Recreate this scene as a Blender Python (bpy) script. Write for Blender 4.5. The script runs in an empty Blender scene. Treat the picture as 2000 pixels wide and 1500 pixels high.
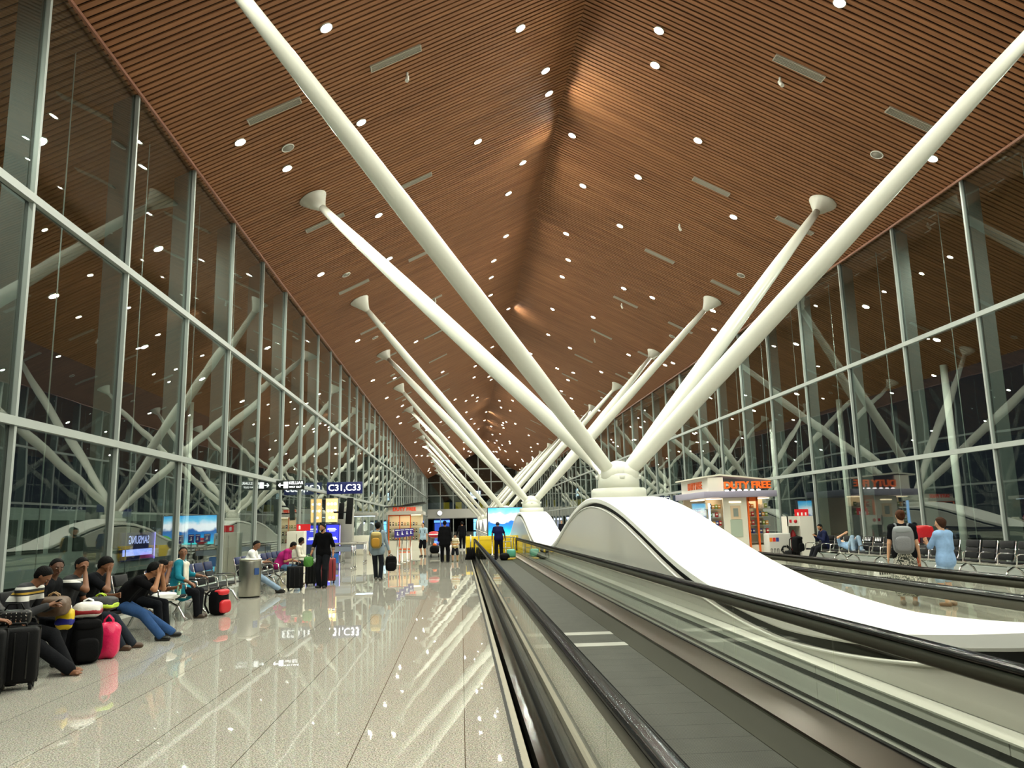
LAMP, UPL, EXPO = 1350, 40, 0.16
import bpy, bmesh, math, random
import numpy as np
from mathutils import Vector, Matrix
random.seed(7)
SC = bpy.context.scene
COL = SC.collection
PI = math.pi
# ------------------------------------------------------------------ place
EYE = 1.65
XL, XR, XC = -7.1, 14.74, 3.82        # left glass, right glass, centre axis
ZE, ZR = 11.25, 16.67                 # eave at the glass, ridge
SL = (ZR - ZE) / (XC - XL)
Y0, Y1 = -16.0, 172.0
def roofz(x): return ZR - SL * abs(x - XC)

# ------------------------------------------------------------------ helpers
def lin(c):
    if isinstance(c, str):
        c = [int(c[i:i+2], 16) / 255 for i in (0, 2, 4)]
    return tuple((v / 12.92 if v <= .04045 else ((v + .055) / 1.055) ** 2.4) for v in c[:3]) + (1,)

MATS = {}
def mat(name, col='808080', rough=.5, metal=0., emit=None, es=0., spec=.5, noise=0., nscale=8., bump=0., bscale=40., coat=0.):
    if name in MATS: return MATS[name]
    m = bpy.data.materials.new(name); m.use_nodes = True
    nt = m.node_tree; p = nt.nodes['Principled BSDF']
    p.inputs['Base Color'].default_value = lin(col)
    p.inputs['Roughness'].default_value = rough
    p.inputs['Metallic'].default_value = metal
    p.inputs['Specular IOR Level'].default_value = spec
    if coat: p.inputs['Coat Weight'].default_value = coat
    if emit:
        p.inputs['Emission Color'].default_value = lin(emit)
        p.inputs['Emission Strength'].default_value = es
    if noise or bump:
        tc = nt.nodes.new('ShaderNodeTexCoord')
    if noise:
        n = nt.nodes.new('ShaderNodeTexNoise'); n.inputs['Scale'].default_value = nscale; n.inputs['Detail'].default_value = 4
        nt.links.new(tc.outputs['Object'], n.inputs['Vector'])
        mx = nt.nodes.new('ShaderNodeMix'); mx.data_type = 'RGBA'
        b = lin(col)
        mx.inputs[6].default_value = tuple(v * (1 - noise) for v in b[:3]) + (1,)
        mx.inputs[7].default_value = tuple(min(1, v * (1 + noise)) for v in b[:3]) + (1,)
        nt.links.new(n.outputs['Fac'], mx.inputs[0]); nt.links.new(mx.outputs[2], p.inputs['Base Color'])
    if bump:
        n2 = nt.nodes.new('ShaderNodeTexNoise'); n2.inputs['Scale'].default_value = bscale; n2.inputs['Detail'].default_value = 3
        nt.links.new(tc.outputs['Object'], n2.inputs['Vector'])
        bp = nt.nodes.new('ShaderNodeBump'); bp.inputs['Strength'].default_value = bump; bp.inputs['Distance'].default_value = .02
        nt.links.new(n2.outputs['Fac'], bp.inputs['Height']); nt.links.new(bp.outputs['Normal'], p.inputs['Normal'])
    MATS[name] = m
    return m

class MB:
    """collects shapes into one mesh"""
    def __init__(s): s.v, s.f, s.m, s.sm = [], [], [], []
    def add(s, vs, fs, mi=0, smooth=False):
        b = len(s.v); s.v += [tuple(v) for v in vs]
        for f in fs: s.f.append(tuple(i + b for i in f)); s.m.append(mi); s.sm.append(smooth)
        return s
    def box(s, c, d, rot=None, mi=0, bev=0.):
        x, y, z = d[0] / 2, d[1] / 2, d[2] / 2
        if bev <= 0:
            vs = [(i * x, j * y, k * z) for i in (-1, 1) for j in (-1, 1) for k in (-1, 1)]
            fs = [(0, 1, 3, 2), (4, 6, 7, 5), (0, 4, 5, 1), (2, 3, 7, 6), (0, 2, 6, 4), (1, 5, 7, 3)]
        else:
            b = min(bev, x * .95, y * .95, z * .95); vs = []; fs = []
            bm = bmesh.new(); bmesh.ops.create_cube(bm, size=1)
            for v in bm.verts: v.co = Vector((v.co.x * 2 * x, v.co.y * 2 * y, v.co.z * 2 * z))
            bmesh.ops.bevel(bm, geom=bm.edges[:], offset=b, segments=2, affect='EDGES', profile=.5)
            bm.verts.index_update()
            vs = [v.co.copy() for v in bm.verts]; fs = [tuple(v.index for v in f.verts) for f in bm.faces]; bm.free()
        M = Matrix.Translation(Vector(c)) @ (rot.to_4x4() if rot is not None else Matrix())
        return s.add([M @ Vector(v) for v in vs], fs, mi, bev > 0)
    def tube(s, pts, rs, n=12, mi=0, caps=True, smooth=True):
        pts = [Vector(p) for p in pts]
        if not hasattr(rs, '__len__'): rs = [rs] * len(pts)
        vs = []; fs = []; up = None
        for i, p in enumerate(pts):
            t = (pts[min(i + 1, len(pts) - 1)] - pts[max(i - 1, 0)]).normalized()
            if up is None: up = t.orthogonal().normalized()
            up = (up - t * up.dot(t)).normalized(); w = t.cross(up)
            for k in range(n):
                a = 2 * PI * k / n; vs.append(p + (up * math.cos(a) + w * math.sin(a)) * rs[i])
        for i in range(len(pts) - 1):
            for k in range(n):
                fs.append((i * n + k, i * n + (k + 1) % n, (i + 1) * n + (k + 1) % n, (i + 1) * n + k))
        s.add(vs, fs, mi, smooth)
        if caps:
            b = len(s.v) - len(vs); L = len(pts) - 1
            s.f.append(tuple(b + k for k in range(n))[::-1]); s.m.append(mi); s.sm.append(False)
            s.f.append(tuple(b + L * n + k for k in range(n))); s.m.append(mi); s.sm.append(False)
        return s
    def lathe(s, prof, c=(0, 0, 0), n=24, mi=0, smooth=True, M=None):
        vs = []; fs = []; M = M or Matrix()
        for r, z in prof:
            for k in range(n):
                a = 2 * PI * k / n; vs.append(M @ Vector((r * math.cos(a), r * math.sin(a), z)) + Vector(c))
        for i in range(len(prof) - 1):
            for k in range(n):
                fs.append((i * n + k, i * n + (k + 1) % n, (i + 1) * n + (k + 1) % n, (i + 1) * n + k))
        fs.append(tuple(range(n))[::-1]); fs.append(tuple((len(prof) - 1) * n + k for k in range(n)))
        return s.add(vs, fs, mi, smooth)
    def prism(s, poly, axis, a0, a1, mi=0, smooth=False):
        """polygon extruded along an axis: 'x' poly=(y,z), 'y' poly=(x,z), 'z' poly=(x,y)"""
        def P(u, v, w): return {'x': (w, u, v), 'y': (u, w, v), 'z': (u, v, w)}[axis]
        n = len(poly)
        vs = [P(u, v, a0) for u, v in poly] + [P(u, v, a1) for u, v in poly]
        fs = [(i, (i + 1) % n, n + (i + 1) % n, n + i) for i in range(n)]
        s.add(vs, fs, mi, smooth)
        s.add(vs, [tuple(range(n))[::-1], tuple(range(n, 2 * n))], mi)
        return s
    def ell(s, c, r, n=14, mi=0, M=None):
        vs = []; fs = []; M = M or Matrix(); h = n // 2 + 1
        for i in range(h):
            th = PI * i / (h - 1)
            for k in range(n):
                ph = 2 * PI * k / n
                vs.append(M @ Vector((r[0] * math.sin(th) * math.cos(ph), r[1] * math.sin(th) * math.sin(ph), r[2] * math.cos(th))) + Vector(c))
        for i in range(h - 1):
            for k in range(n):
                fs.append((i * n + k, (i + 1) * n + k, (i + 1) * n + (k + 1) % n, i * n + (k + 1) % n))
        return s.add(vs, fs, mi, True)
    def build(s, name, mats, parent=None, kind=None, recalc=True):
        me = bpy.data.meshes.new(name)
        me.from_pydata([tuple(v) for v in s.v], [], s.f)
        for m in (mats if isinstance(mats, (list, tuple)) else [mats]): me.materials.append(m)
        me.polygons.foreach_set('material_index', s.m); me.polygons.foreach_set('use_smooth', s.sm)
        if recalc and len(s.f) < 60000:
            bm = bmesh.new(); bm.from_mesh(me); bmesh.ops.recalc_face_normals(bm, faces=bm.faces[:]); bm.to_mesh(me); bm.free()
        me.update()
        return link(name, me, parent, kind)

def link(name, data, parent=None, kind=None):
    o = bpy.data.objects.new(name, data); COL.objects.link(o)
    if parent is not None: o.parent = parent
    if kind: o['kind'] = kind
    return o
def tag(o, label, cat, group=None):
    o['label'] = label; o['category'] = cat
    if group: o['group'] = group
    return o
def thing(name, label, cat, loc=(0, 0, 0), rz=0., group=None):
    o = link(name, None); o.location = loc; o.rotation_euler = (0, 0, rz); o.empty_display_size = .2
    return tag(o, label, cat, group)
def dup(root, loc=None, rz=None, label=None, group=None):
    def cp(o, par):
        c = o.copy(); COL.objects.link(c)
        if par is not None: c.parent = par
        for ch in o.children: cp(ch, c)
        return c
    r = cp(root, None)
    if loc is not None: r.location = loc
    if rz is not None: r.rotation_euler = (0, 0, rz)
    if label: r['label'] = label
    if group: r['group'] = group
    return r
def text(name, body, size, m, parent, loc, rot, ext=.004, align='CENTER', sx=1., bold=0.):
    cu = bpy.data.curves.new(name, 'FONT'); cu.body = body; cu.size = size; cu.extrude = ext; cu.align_x = align; cu.align_y = 'CENTER'
    cu.offset = bold
    t = bpy.data.objects.new(name, cu); COL.objects.link(t)
    dg = bpy.context.evaluated_depsgraph_get()
    me = bpy.data.meshes.new_from_object(t.evaluated_get(dg)); bpy.data.objects.remove(t); bpy.data.curves.remove(cu)
    me.materials.clear(); me.materials.append(m)
    o = link(name, me, parent); o.location = loc; o.rotation_euler = rot; o.scale = (sx, 1, 1)
    return o
FACE_CAM = (PI / 2, 0, 0)            # text that faces -Y (toward the camera)

# ------------------------------------------------------------------ materials
M_white = mat('white_paint', 'f3f2ea', .32)
M_strut = mat('strut_paint', 'dcdcd0', .32)
M_cover = mat('pod_cover_paint', 'fbfaf4', .35)
M_side = mat('pod_panel_paint', 'cfccc4', .28, spec=.4)
M_plinth = mat('plinth_panel', 'fdfdf6', .35)
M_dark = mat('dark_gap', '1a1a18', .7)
M_black = mat('black_plastic', '0a0a0b', .5, spec=.2)
def rubber_mat():
    m = bpy.data.materials.new('handrail_rubber'); m.use_nodes = True; nt = m.node_tree; nt.nodes.clear(); N = nt.nodes.new
    o = N('ShaderNodeOutputMaterial'); x = N('ShaderNodeMixShader'); d = N('ShaderNodeBsdfDiffuse'); g = N('ShaderNodeBsdfGlossy')
    d.inputs[0].default_value = (.006, .006, .007, 1); g.inputs[0].default_value = (1, 1, 1, 1); g.inputs['Roughness'].default_value = .13; x.inputs[0].default_value = .09
    nt.links.new(d.outputs[0], x.inputs[1]); nt.links.new(g.outputs[0], x.inputs[2]); nt.links.new(x.outputs[0], o.inputs[0]); return m
M_rubber = rubber_mat()
M_steel = mat('brushed_steel', 'b5b2a8', .28, 1., bump=.05, bscale=120)
M_deck = mat('deck_steel', '54483f', .28, 1.)
M_skirt = mat('skirt_panel', '34342a', .6, spec=.05)
M_odeck = mat('outer_deck_black', '2c2b27', .12)
M_chrome = mat('chrome', 'd8d8d8', .12, 1.)
M_alu = mat('mullion_aluminium', 'a3a9a5', .45, .1)
M_fin = mat('exterior_fin', '59615e', .6)
M_pad = mat('black_seat_pad', '101114', .6, bump=.1, bscale=30, spec=.2)
M_blue = mat('blue_seat_pad', '15234c', .55, spec=.3)

def glassmat(name, tint, r0, bump, bscale, rough=.0):
    m = bpy.data.materials.new(name); m.use_nodes = True; nt = m.node_tree; nt.nodes.clear()
    N = nt.nodes.new; L = nt.links.new
    out = N('ShaderNodeOutputMaterial'); mix = N('ShaderNodeMixShader'); tr = N('ShaderNodeBsdfTransparent'); gl = N('ShaderNodeBsdfGlossy')
    tr.inputs[0].default_value = lin(tint); gl.inputs['Roughness'].default_value = rough
    gl.inputs['Color'].default_value = (.92, .95, .93, 1)
    geo = N('ShaderNodeNewGeometry'); dot = N('ShaderNodeVectorMath'); dot.operation = 'DOT_PRODUCT'
    L(geo.outputs['Normal'], dot.inputs[0]); L(geo.outputs['Incoming'], dot.inputs[1])
    ab = N('ShaderNodeMath'); ab.operation = 'ABSOLUTE'; L(dot.outputs['Value'], ab.inputs[0])
    iv = N('ShaderNodeMath'); iv.operation = 'SUBTRACT'; iv.inputs[0].default_value = 1; L(ab.outputs[0], iv.inputs[1])
    pw = N('ShaderNodeMath'); pw.operation = 'POWER'; pw.inputs[1].default_value = 5; L(iv.outputs[0], pw.inputs[0])
    ma = N('ShaderNodeMath'); ma.operation = 'MULTIPLY_ADD'; ma.inputs[1].default_value = 1 - r0; ma.inputs[2].default_value = r0; L(pw.outputs[0], ma.inputs[0])
    L(ma.outputs[0], mix.inputs[0]); L(tr.outputs[0], mix.inputs[1]); L(gl.outputs[0], mix.inputs[2])
    if bump:
        tc = N('ShaderNodeTexCoord'); nz = N('ShaderNodeTexNoise'); nz.inputs['Scale'].default_value = bscale; nz.inputs['Detail'].default_value = 1
        bp = N('ShaderNodeBump'); bp.inputs['Strength'].default_value = 1; bp.inputs['Distance'].default_value = bump
        L(tc.outputs['Object'], nz.inputs['Vector']); L(nz.outputs['Fac'], bp.inputs['Height']); L(bp.outputs['Normal'], gl.inputs['Normal'])
    L(mix.outputs[0], out.inputs['Surface'])
    return m
M_glass = glassmat('facade_glass', 'e6edea', .085, .0028, .5)
M_bglass = glassmat('balustrade_glass', 'fdfefb', .05, 0, 1)
M_sglass = glassmat('shop_glass', 'f6faf8', .03, 0, 1)

def floor_mat():
    m = bpy.data.materials.new('polished_granite'); m.use_nodes = True; nt = m.node_tree; p = nt.nodes['Principled BSDF']
    N = nt.nodes.new; L = nt.links.new
    tc = N('ShaderNodeTexCoord')
    n1 = N('ShaderNodeTexNoise'); n1.inputs['Scale'].default_value = 85; n1.inputs['Detail'].default_value = 3
    n2 = N('ShaderNodeTexNoise'); n2.inputs['Scale'].default_value = 1.1; n2.inputs['Detail'].default_value = 2
    v = N('ShaderNodeTexVoronoi'); v.inputs['Scale'].default_value = 60
    for n in (n1, n2, v): L(tc.outputs['Object'], n.inputs['Vector'])
    r1 = N('ShaderNodeValToRGB'); e = r1.color_ramp.elements
    e[0].position = .39; e[0].color = lin('827b67'); e[1].position = .6; e[1].color = lin('d8d0b9')
    L(n1.outputs['Fac'], r1.inputs['Fac'])
    # per-grain tint and tile joints
    mx = N('ShaderNodeMix'); mx.data_type = 'RGBA'; mx.blend_type = 'MULTIPLY'; mx.inputs[0].default_value = .22
    L(r1.outputs[0], mx.inputs[6]); L(v.outputs['Color'], mx.inputs[7])
    hs = N('ShaderNodeHueSaturation'); hs.inputs['Saturation'].default_value = .55; L(mx.outputs[2], hs.inputs['Color'])
    sp = N('ShaderNodeSeparateXYZ'); L(tc.outputs['Object'], sp.inputs[0])
    def joint(src, off, pitch, w):
        a = N('ShaderNodeMath'); a.operation = 'SUBTRACT'; L(src, a.inputs[0]); a.inputs[1].default_value = off
        d = N('ShaderNodeMath'); d.operation = 'PINGPONG'; L(a.outputs[0], d.inputs[0]); d.inputs[1].default_value = pitch / 2
        l = N('ShaderNodeMath'); l.operation = 'LESS_THAN'; L(d.outputs[0], l.inputs[0]); l.inputs[1].default_value = w
        return l
    jx = joint(sp.outputs['X'], .01, .82, .0035); jy = joint(sp.outputs['Y'], .2, 1.64, .0012)
    mxx = N('ShaderNodeMath'); mxx.operation = 'MAXIMUM'; L(jx.outputs[0], mxx.inputs[0]); L(jy.outputs[0], mxx.inputs[1])
    mj = N('ShaderNodeMix'); mj.data_type = 'RGBA'; L(mxx.outputs[0], mj.inputs[0]); L(hs.outputs[0], mj.inputs[6]); mj.inputs[7].default_value = lin('4a463c')
    L(mj.outputs[2], p.inputs['Base Color'])
    p.inputs['Roughness'].default_value = .015
    p.inputs['Specular IOR Level'].default_value = .5
    bp = N('ShaderNodeBump'); bp.inputs['Strength'].default_value = 1; bp.inputs['Distance'].default_value = .0011
    L(n2.outputs['Fac'], bp.inputs['Height']); L(bp.outputs['Normal'], p.inputs['Normal'])
    return m
M_floor = floor_mat()

def wood_mat():
    m = bpy.data.materials.new('slat_wood'); m.use_nodes = True; nt = m.node_tree; p = nt.nodes['Principled BSDF']
    N = nt.nodes.new; L = nt.links.new
    tc = N('ShaderNodeTexCoord'); mp = N('ShaderNodeMapping'); mp.inputs['Scale'].default_value = (.35, 5.3, .35)
    n = N('ShaderNodeTexNoise'); n.inputs['Scale'].default_value = 1.; n.inputs['Detail'].default_value = 3
    L(tc.outputs['Object'], mp.inputs[0]); L(mp.outputs[0], n.inputs['Vector'])
    r = N('ShaderNodeValToRGB'); e = r.color_ramp.elements
    e[0].position = .3; e[0].color = lin('7a5034'); e[1].position = .7; e[1].color = lin('996845')
    L(n.outputs['Fac'], r.inputs['Fac']); L(r.outputs[0], p.inputs['Base Color'])
    p.inputs['Roughness'].default_value = .6; p.inputs['Specular IOR Level'].default_value = .25
    return m
M_wood = wood_mat()

# ------------------------------------------------------------------ floor
fl = MB()
fl.box(((XL + .62) / 2 + 0, 78, -.06), (.62 - XL - .24 + .0, 188, .12)); fl.v = [(min(x, .42) if x > 0 else x, y, z) for x, y, z in fl.v]
fl.box((10.7, 78, -.06), (2 * (XR - 10.7), 188, .12))
fl.box((3.6, 107.3, -.06), (6.2, 129.4, .12)); fl.v = [(x, y, z) for x, y, z in fl.v]
fl.build('floor', M_floor, kind='structure')
gr = MB(); gr.box((XC, 70, -3.6), (200, 330, .2)); gr.build('ground', mat('apron', '55574f', .7, noise=.2, nscale=.4), kind='structure')

# ------------------------------------------------------------------ slatted roof
PITCH, SLAT = .189, .127
XO_L, XO_R = -14.0, 21.7               # roof edge outside the glass
sb = MB(); n = int((Y1 - Y0) / PITCH)
for i in range(n):
    y = Y0 + i * PITCH
    for s, xe in ((-1, XO_L), (1, XO_R)):
        ze = roofz(xe); d = .035
        vs = [(XC, y, ZR), (xe, y, ze), (xe, y + SLAT, ze), (XC, y + SLAT, ZR)]
        vs += [(a, b, c + d) for a, b, c in vs]
        sb.add(vs, [(0, 1, 2, 3), (0, 4, 5, 1), (2, 6, 7, 3)])
ceil_o = sb.build('ceiling', M_wood, kind='structure', recalc=False)
bk = MB()
for s, xe in ((-1, XO_L), (1, XO_R)):
    bk.add([(XC, Y0, ZR + .08), (xe, Y0, roofz(xe) + .08), (xe, Y1, roofz(xe) + .08), (XC, Y1, ZR + .08),
            (XC, Y0, ZR + .3), (xe, Y0, roofz(xe) + .3), (xe, Y1, roofz(xe) + .3), (XC, Y1, ZR + .3)],
           [(0, 1, 2, 3), (4, 7, 6, 5), (0, 4, 5, 1), (1, 5, 6, 2), (2, 6, 7, 3), (3, 7, 4, 0)])
bk.build('roof_backing', mat('black_backing', '120d0a', .9), ceil_o, recalc=False)
for s, x in ((-1, XL), (1, XR)):
    t = MB(); t.box((x - s * .09, 78, ZE - .03), (.05, 188, .07)); t.build('edge_trim', mat('edge_trim', '8a5a44', .4), ceil_o)

# ------------------------------------------------------------------ glass walls
MP = 3.83
def wall(name, x, s, yfirst):
    """s = outward direction"""
    w = link(name, None, kind='structure')
    ys = [yfirst + MP * k for k in range(-7, 45) if Y0 - 1 < yfirst + MP * k < Y1]
    zt = ZE - .02; trs = [3.42, 7.16]
    far = MB()
    for i, y in enumerate(ys):
        mb = MB() if y < 105 else far
        mb.box((x - s * .005, y, zt / 2), (.08, .07, zt), mi=0)
        mb.box((x + s * .055, y, zt / 2), (.05, .055, zt), mi=1)
        mb.box((x + s * .3, y + .01, zt / 2), (.4, .09, zt + .3), mi=2)
        if mb is not far: mb.build('mullion', [M_alu, M_dark, M_fin], w)
    far.build('far_mullions', [M_alu, M_dark, M_fin], w)['kind'] = 'stuff'
    for z in trs:
        mb = MB(); mb.box((x - s * .02, 78, z), (.1, 188, .14)); mb.box((x + s * .06, 78, z), (.05, 188, .1), mi=1)
        mb.build('transom', [M_alu, M_dark], w)
    mb = MB(); mb.box((x, 78, .06), (.2, 188, .14)); mb.build('sill', M_alu, w)
    rows = [.1] + trs + [zt]; farp = MB(); rng = random.Random(3)
    ye = [ys[0] - MP] + ys
    for y in ye:
        for r in range(3):
            mb = MB() if y < 62 else farp
            z0, z1 = rows[r], rows[r + 1]; t = [rng.uniform(-.012, .012) for _ in range(2)]
            M = Matrix.Rotation(t[0], 3, 'Z') @ Matrix.Rotation(t[1] * .5, 3, 'Y')
            c = (x + s * .03, y + MP / 2, (z0 + z1) / 2)
            mb.box(c, (.016, MP + .02, z1 - z0 + .02), rot=M)
            if mb is not farp: mb.build('window_pane', M_glass, w)
    farp.build('far_panes', M_glass, w)['kind'] = 'stuff'
    rods = MB()
    for y in ys: rods.tube([(x + s * .45, y + MP / 2, .2), (x + s * .45, y + MP / 2, zt)], .012, 6)
    rods.build('stay_rods', M_alu, w)
    return w
WL = wall('wall_left', XL, -1, 13.05)
WR = wall('wall_right', XR, 1, 13.4)
# posts outside under the roof edge
post = MB(); post.tube([(0, 0, -3.5), (0, 0, 8.02)], .15, 20)
p0 = tag(post.build('roof_post', M_white), 'round white post standing outside the glass under the roof edge', 'post', 'posts outside the glass'); p0.location = (-13.6, 21.1, 0)
for k in range(0, 9):
    for x in (-13.6, 21.2):
        if k == 0 and x < 0: continue
        dup(p0, (x, 21.1 + 9.85 * k + (2 if x > 0 else 0), 0))

# far end of the hall
we = link('wall_far', None, kind='structure')
mb = MB(); mb.box((XC, Y1 + .1, 3.8), (24, .3, 1.9)); mb.build('white_beam', mat('beam_panel', 'c9c7c0', .5), we)
mb = MB()
for k in range(9):
    x = XL + (XR - XL) * k / 8; mb.box((x, Y1 + .2, 8.5), (.18, .2, 17))
for z in (7.6, 10.4, 13.2): mb.box((XC, Y1 + .2, z), (22, .2, .2))
mb.build('end_frame', M_alu, we)
mb = MB(); mb.box((XC, Y1 + .6, 10.8), (24, .03, 12)); mb.build('window_pane', M_glass, we)
mb = MB(); mb.box((XC, Y1 + 12, 9), (60, .3, 26)); mb.build('hall_backing', mat('dark_hall', '1b1c1e', .7), we)
mb = MB(); mb.box((XC, Y1 + 6, 2.8), (24, 11.5, .2)); mb.build('upper_floor', mat('upper_floor', '77746c', .3), we)
mb = MB(); mb.box((XC, Y1 + 6, -.06), (24, 12, .12)); mb.build('lower_floor', M_floor, we)
# ------------------------------------------------------------------ columns
BAY, BY0 = 24.35, 19.2
def hump(dy):
    """height of the pod ridge at distance dy from the column axis"""
    P = [(0, 2.2), (1, 2.18), (2, 2.08), (3.2, 1.93), (4.2, 1.74), (5.7, 1.43), (7.2, 1.1), (8.3, .93), (9.2, .81), (10.2, .72), (11.2, .68), (12.3, .67)]
    d = abs(dy)
    for (a, za), (b, zb) in zip(P, P[1:]):
        if d <= b:
            t = (d - a) / (b - a); return za + (zb - za) * t
    return .67
def smooth_hump(dy): return sum(hump(dy + e) for e in (-.8, -.4, 0, .4, .8)) / 5
CX0, CX1 = 3.12, 4.52
def make_pod(ya=-BAY / 2, yb=BAY / 2):
    root = link('column_pod', None)
    N = 70; ys = [ya + (yb - ya) * i / N for i in range(N + 1)]
    # cover: rounded cross-section strip with a thick rim
    sec = [(CX0 + .02, -.13), (CX0, -.11), (CX0, -.03), (CX0 + .03, 0), (CX1 - .03, 0), (CX1, -.03), (CX1, -.11), (CX1 - .02, -.13)]
    vs = []; fs = []; m = len(sec)
    for y in ys:
        z = smooth_hump(y)
        for x, dz in sec: vs.append((x - XC, y, z + dz))
    for i in range(N):
        for k in range(m): fs.append((i * m + k, i * m + (k + 1) % m, (i + 1) * m + (k + 1) % m, (i + 1) * m + k))
    mb = MB(); mb.add(vs, fs, 0, False); mb.build('cover', M_cover, root)
    for s in (-1, 1):
        pts = ys
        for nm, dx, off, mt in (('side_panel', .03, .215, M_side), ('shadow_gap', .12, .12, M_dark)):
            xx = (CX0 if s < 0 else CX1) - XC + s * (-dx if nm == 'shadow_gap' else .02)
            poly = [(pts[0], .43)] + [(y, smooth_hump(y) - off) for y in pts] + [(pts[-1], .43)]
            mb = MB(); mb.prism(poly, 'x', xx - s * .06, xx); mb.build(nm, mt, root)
        # light bead round the panel
        xx = (CX0 if s < 0 else CX1) - XC + s * .025
        mb = MB(); mb.tube([(xx, y, smooth_hump(y) - .222) for y in pts], .014, 6); mb.build('panel_bead', M_white, root)
    return root
NAMES = ['nearest', 'second nearest', 'third', 'fourth', 'fifth', 'sixth', 'seventh']
pod0 = make_pod(-11.3); pod0.location = (XC, BY0, 0)
tag(pod0, 'large white humped pod with grey arched side, nearest between the walkways', 'column pod', 'white humped pods')
podx = make_pod()
for k in range(-1, 7):
    if k == 0: continue
    if k == -1: q = make_pod(-12., 11.3)
    else: q = podx if k == 1 else dup(podx)
    q.location = (XC, BY0 + BAY * k if k > 0 else -3.4, 0)
    tag(q, group='white humped pods', cat='column pod', label=('white humped pod curving down beside the camera, ahead of the nearest column' if k < 0 else f'white humped pod carrying the {NAMES[k]} column, counted along the hall'))
def make_column():
    root = link('branching_column', None); zb = smooth_hump(0)
    mb = MB(); mb.lathe([(.66, zb - .1), (.66, zb + .17), (.62, zb + .2), (.62, zb + .21)], n=36); mb.build('base_ring', M_strut, root)
    mb = MB(); mb.lathe([(.5, zb + .2), (.5, zb + .38), (.48, zb + .5), (.4, zb + .55)], n=36)
    mb.tube([(0, -.42, zb + .42), (0, -.42, zb + .52)], .09, 12)
    mb.build('collar', M_strut, root)
    mb = MB(); mb.ell((0, 0, zb + .58), (.4, .36, .3), 24)
    for sx in (-1, 1):
        for sy in (-1, 1): mb.ell((sx * .24, sy * .2, zb + .56), (.23, .22, .23), 16)
    mb.build('node', M_strut, root)
    for sx in (-1, 1):
        for sy in (-1, 1):
            tx = (-4.75 if sx < 0 else 12.57) - XC
            T = Vector((tx, sy * 6.05, roofz(tx + XC) - .1)); B = Vector((sx * .22, sy * .18, zb + .58))
            d = (T - B); L = d.length; u = d.normalized()
            E = T - u * .55
            ts = [0, .03, .12, .25, .4, .55, .7, .85, .95, 1]; rs = [.15, .165, .19, .215, .225, .222, .205, .17, .14, .125]
            mb = MB(); mb.tube([B + (E - B) * t for t in ts], rs, 24); st = mb.build('strut', M_strut, root)
            nrm = Vector((sx * SL, 0, 1)).normalized()
            ctr = T + nrm * .08
            R = Vector((0, 0, 1)).rotation_difference(nrm).to_matrix()
            # flared horn from the strut end to a disc on the ceiling
            vs = []; fs = []; n = 24; prof = [(.125, 0), (.19, .2), (.28, .45), (.38, .72), (.47, .95), (.475, 1.)]
            up = u.orthogonal().normalized(); w = u.cross(up)
            ring0 = [up * math.cos(2 * PI * k / n) + w * math.sin(2 * PI * k / n) for k in range(n)]
            a1 = (up - nrm * up.dot(nrm)).normalized(); a2 = nrm.cross(a1)
            ring1 = [a1 * math.cos(2 * PI * k / n) + a2 * math.sin(2 * PI * k / n) for k in range(n)]
            for r, t in prof:
                c = E.lerp(ctr, t)
                for k in range(n): vs.append(c + ring0[k].lerp(ring1[k], t) * r)
            for i in range(len(prof) - 1):
                for k in range(n): fs.append((i * n + k, i * n + (k + 1) % n, (i + 1) * n + (k + 1) % n, (i + 1) * n + k))
            fs.append(tuple((len(prof) - 1) * n + k for k in range(n)))
            mb = MB(); mb.add(vs, fs, 0, True)
            mb.build('strut_horn', M_strut, st)
    return root
col0 = make_column(); col0.location = (XC, BY0, 0)
tag(col0, 'nearest white column, four tubular struts spreading from a pod up to the ceiling', 'column', 'white branching columns')
for k in range(1, 7):
    dup(col0, (XC, BY0 + BAY * k, 0), label=f'{NAMES[k]} white four-strut column, counted along the hall from the camera')

# ------------------------------------------------------------------ plinth between the walkways
pl = thing('divider_plinth', 'long low white panelled plinth between the two walkways, under the pods', 'plinth', (XC, 78, 0))
mb = MB()
for z0, z1 in ((0, .08), (.14, .275), (.345, .413)):
    for k in range(0, 72):
        mb.box((0, -88 + 2.4 * k + 1.2, (z0 + z1) / 2), (1.74, 2.388, z1 - z0))
mb.build('panel', M_plinth, pl)
mb = MB(); mb.box((0, -.6, .2), (1.62, 174, .4)); mb.build('core', M_dark, pl)
mb = MB(); mb.box((0, -.6, .42), (1.78, 174, .012)); mb.build('ledge', M_white, pl)

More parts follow.
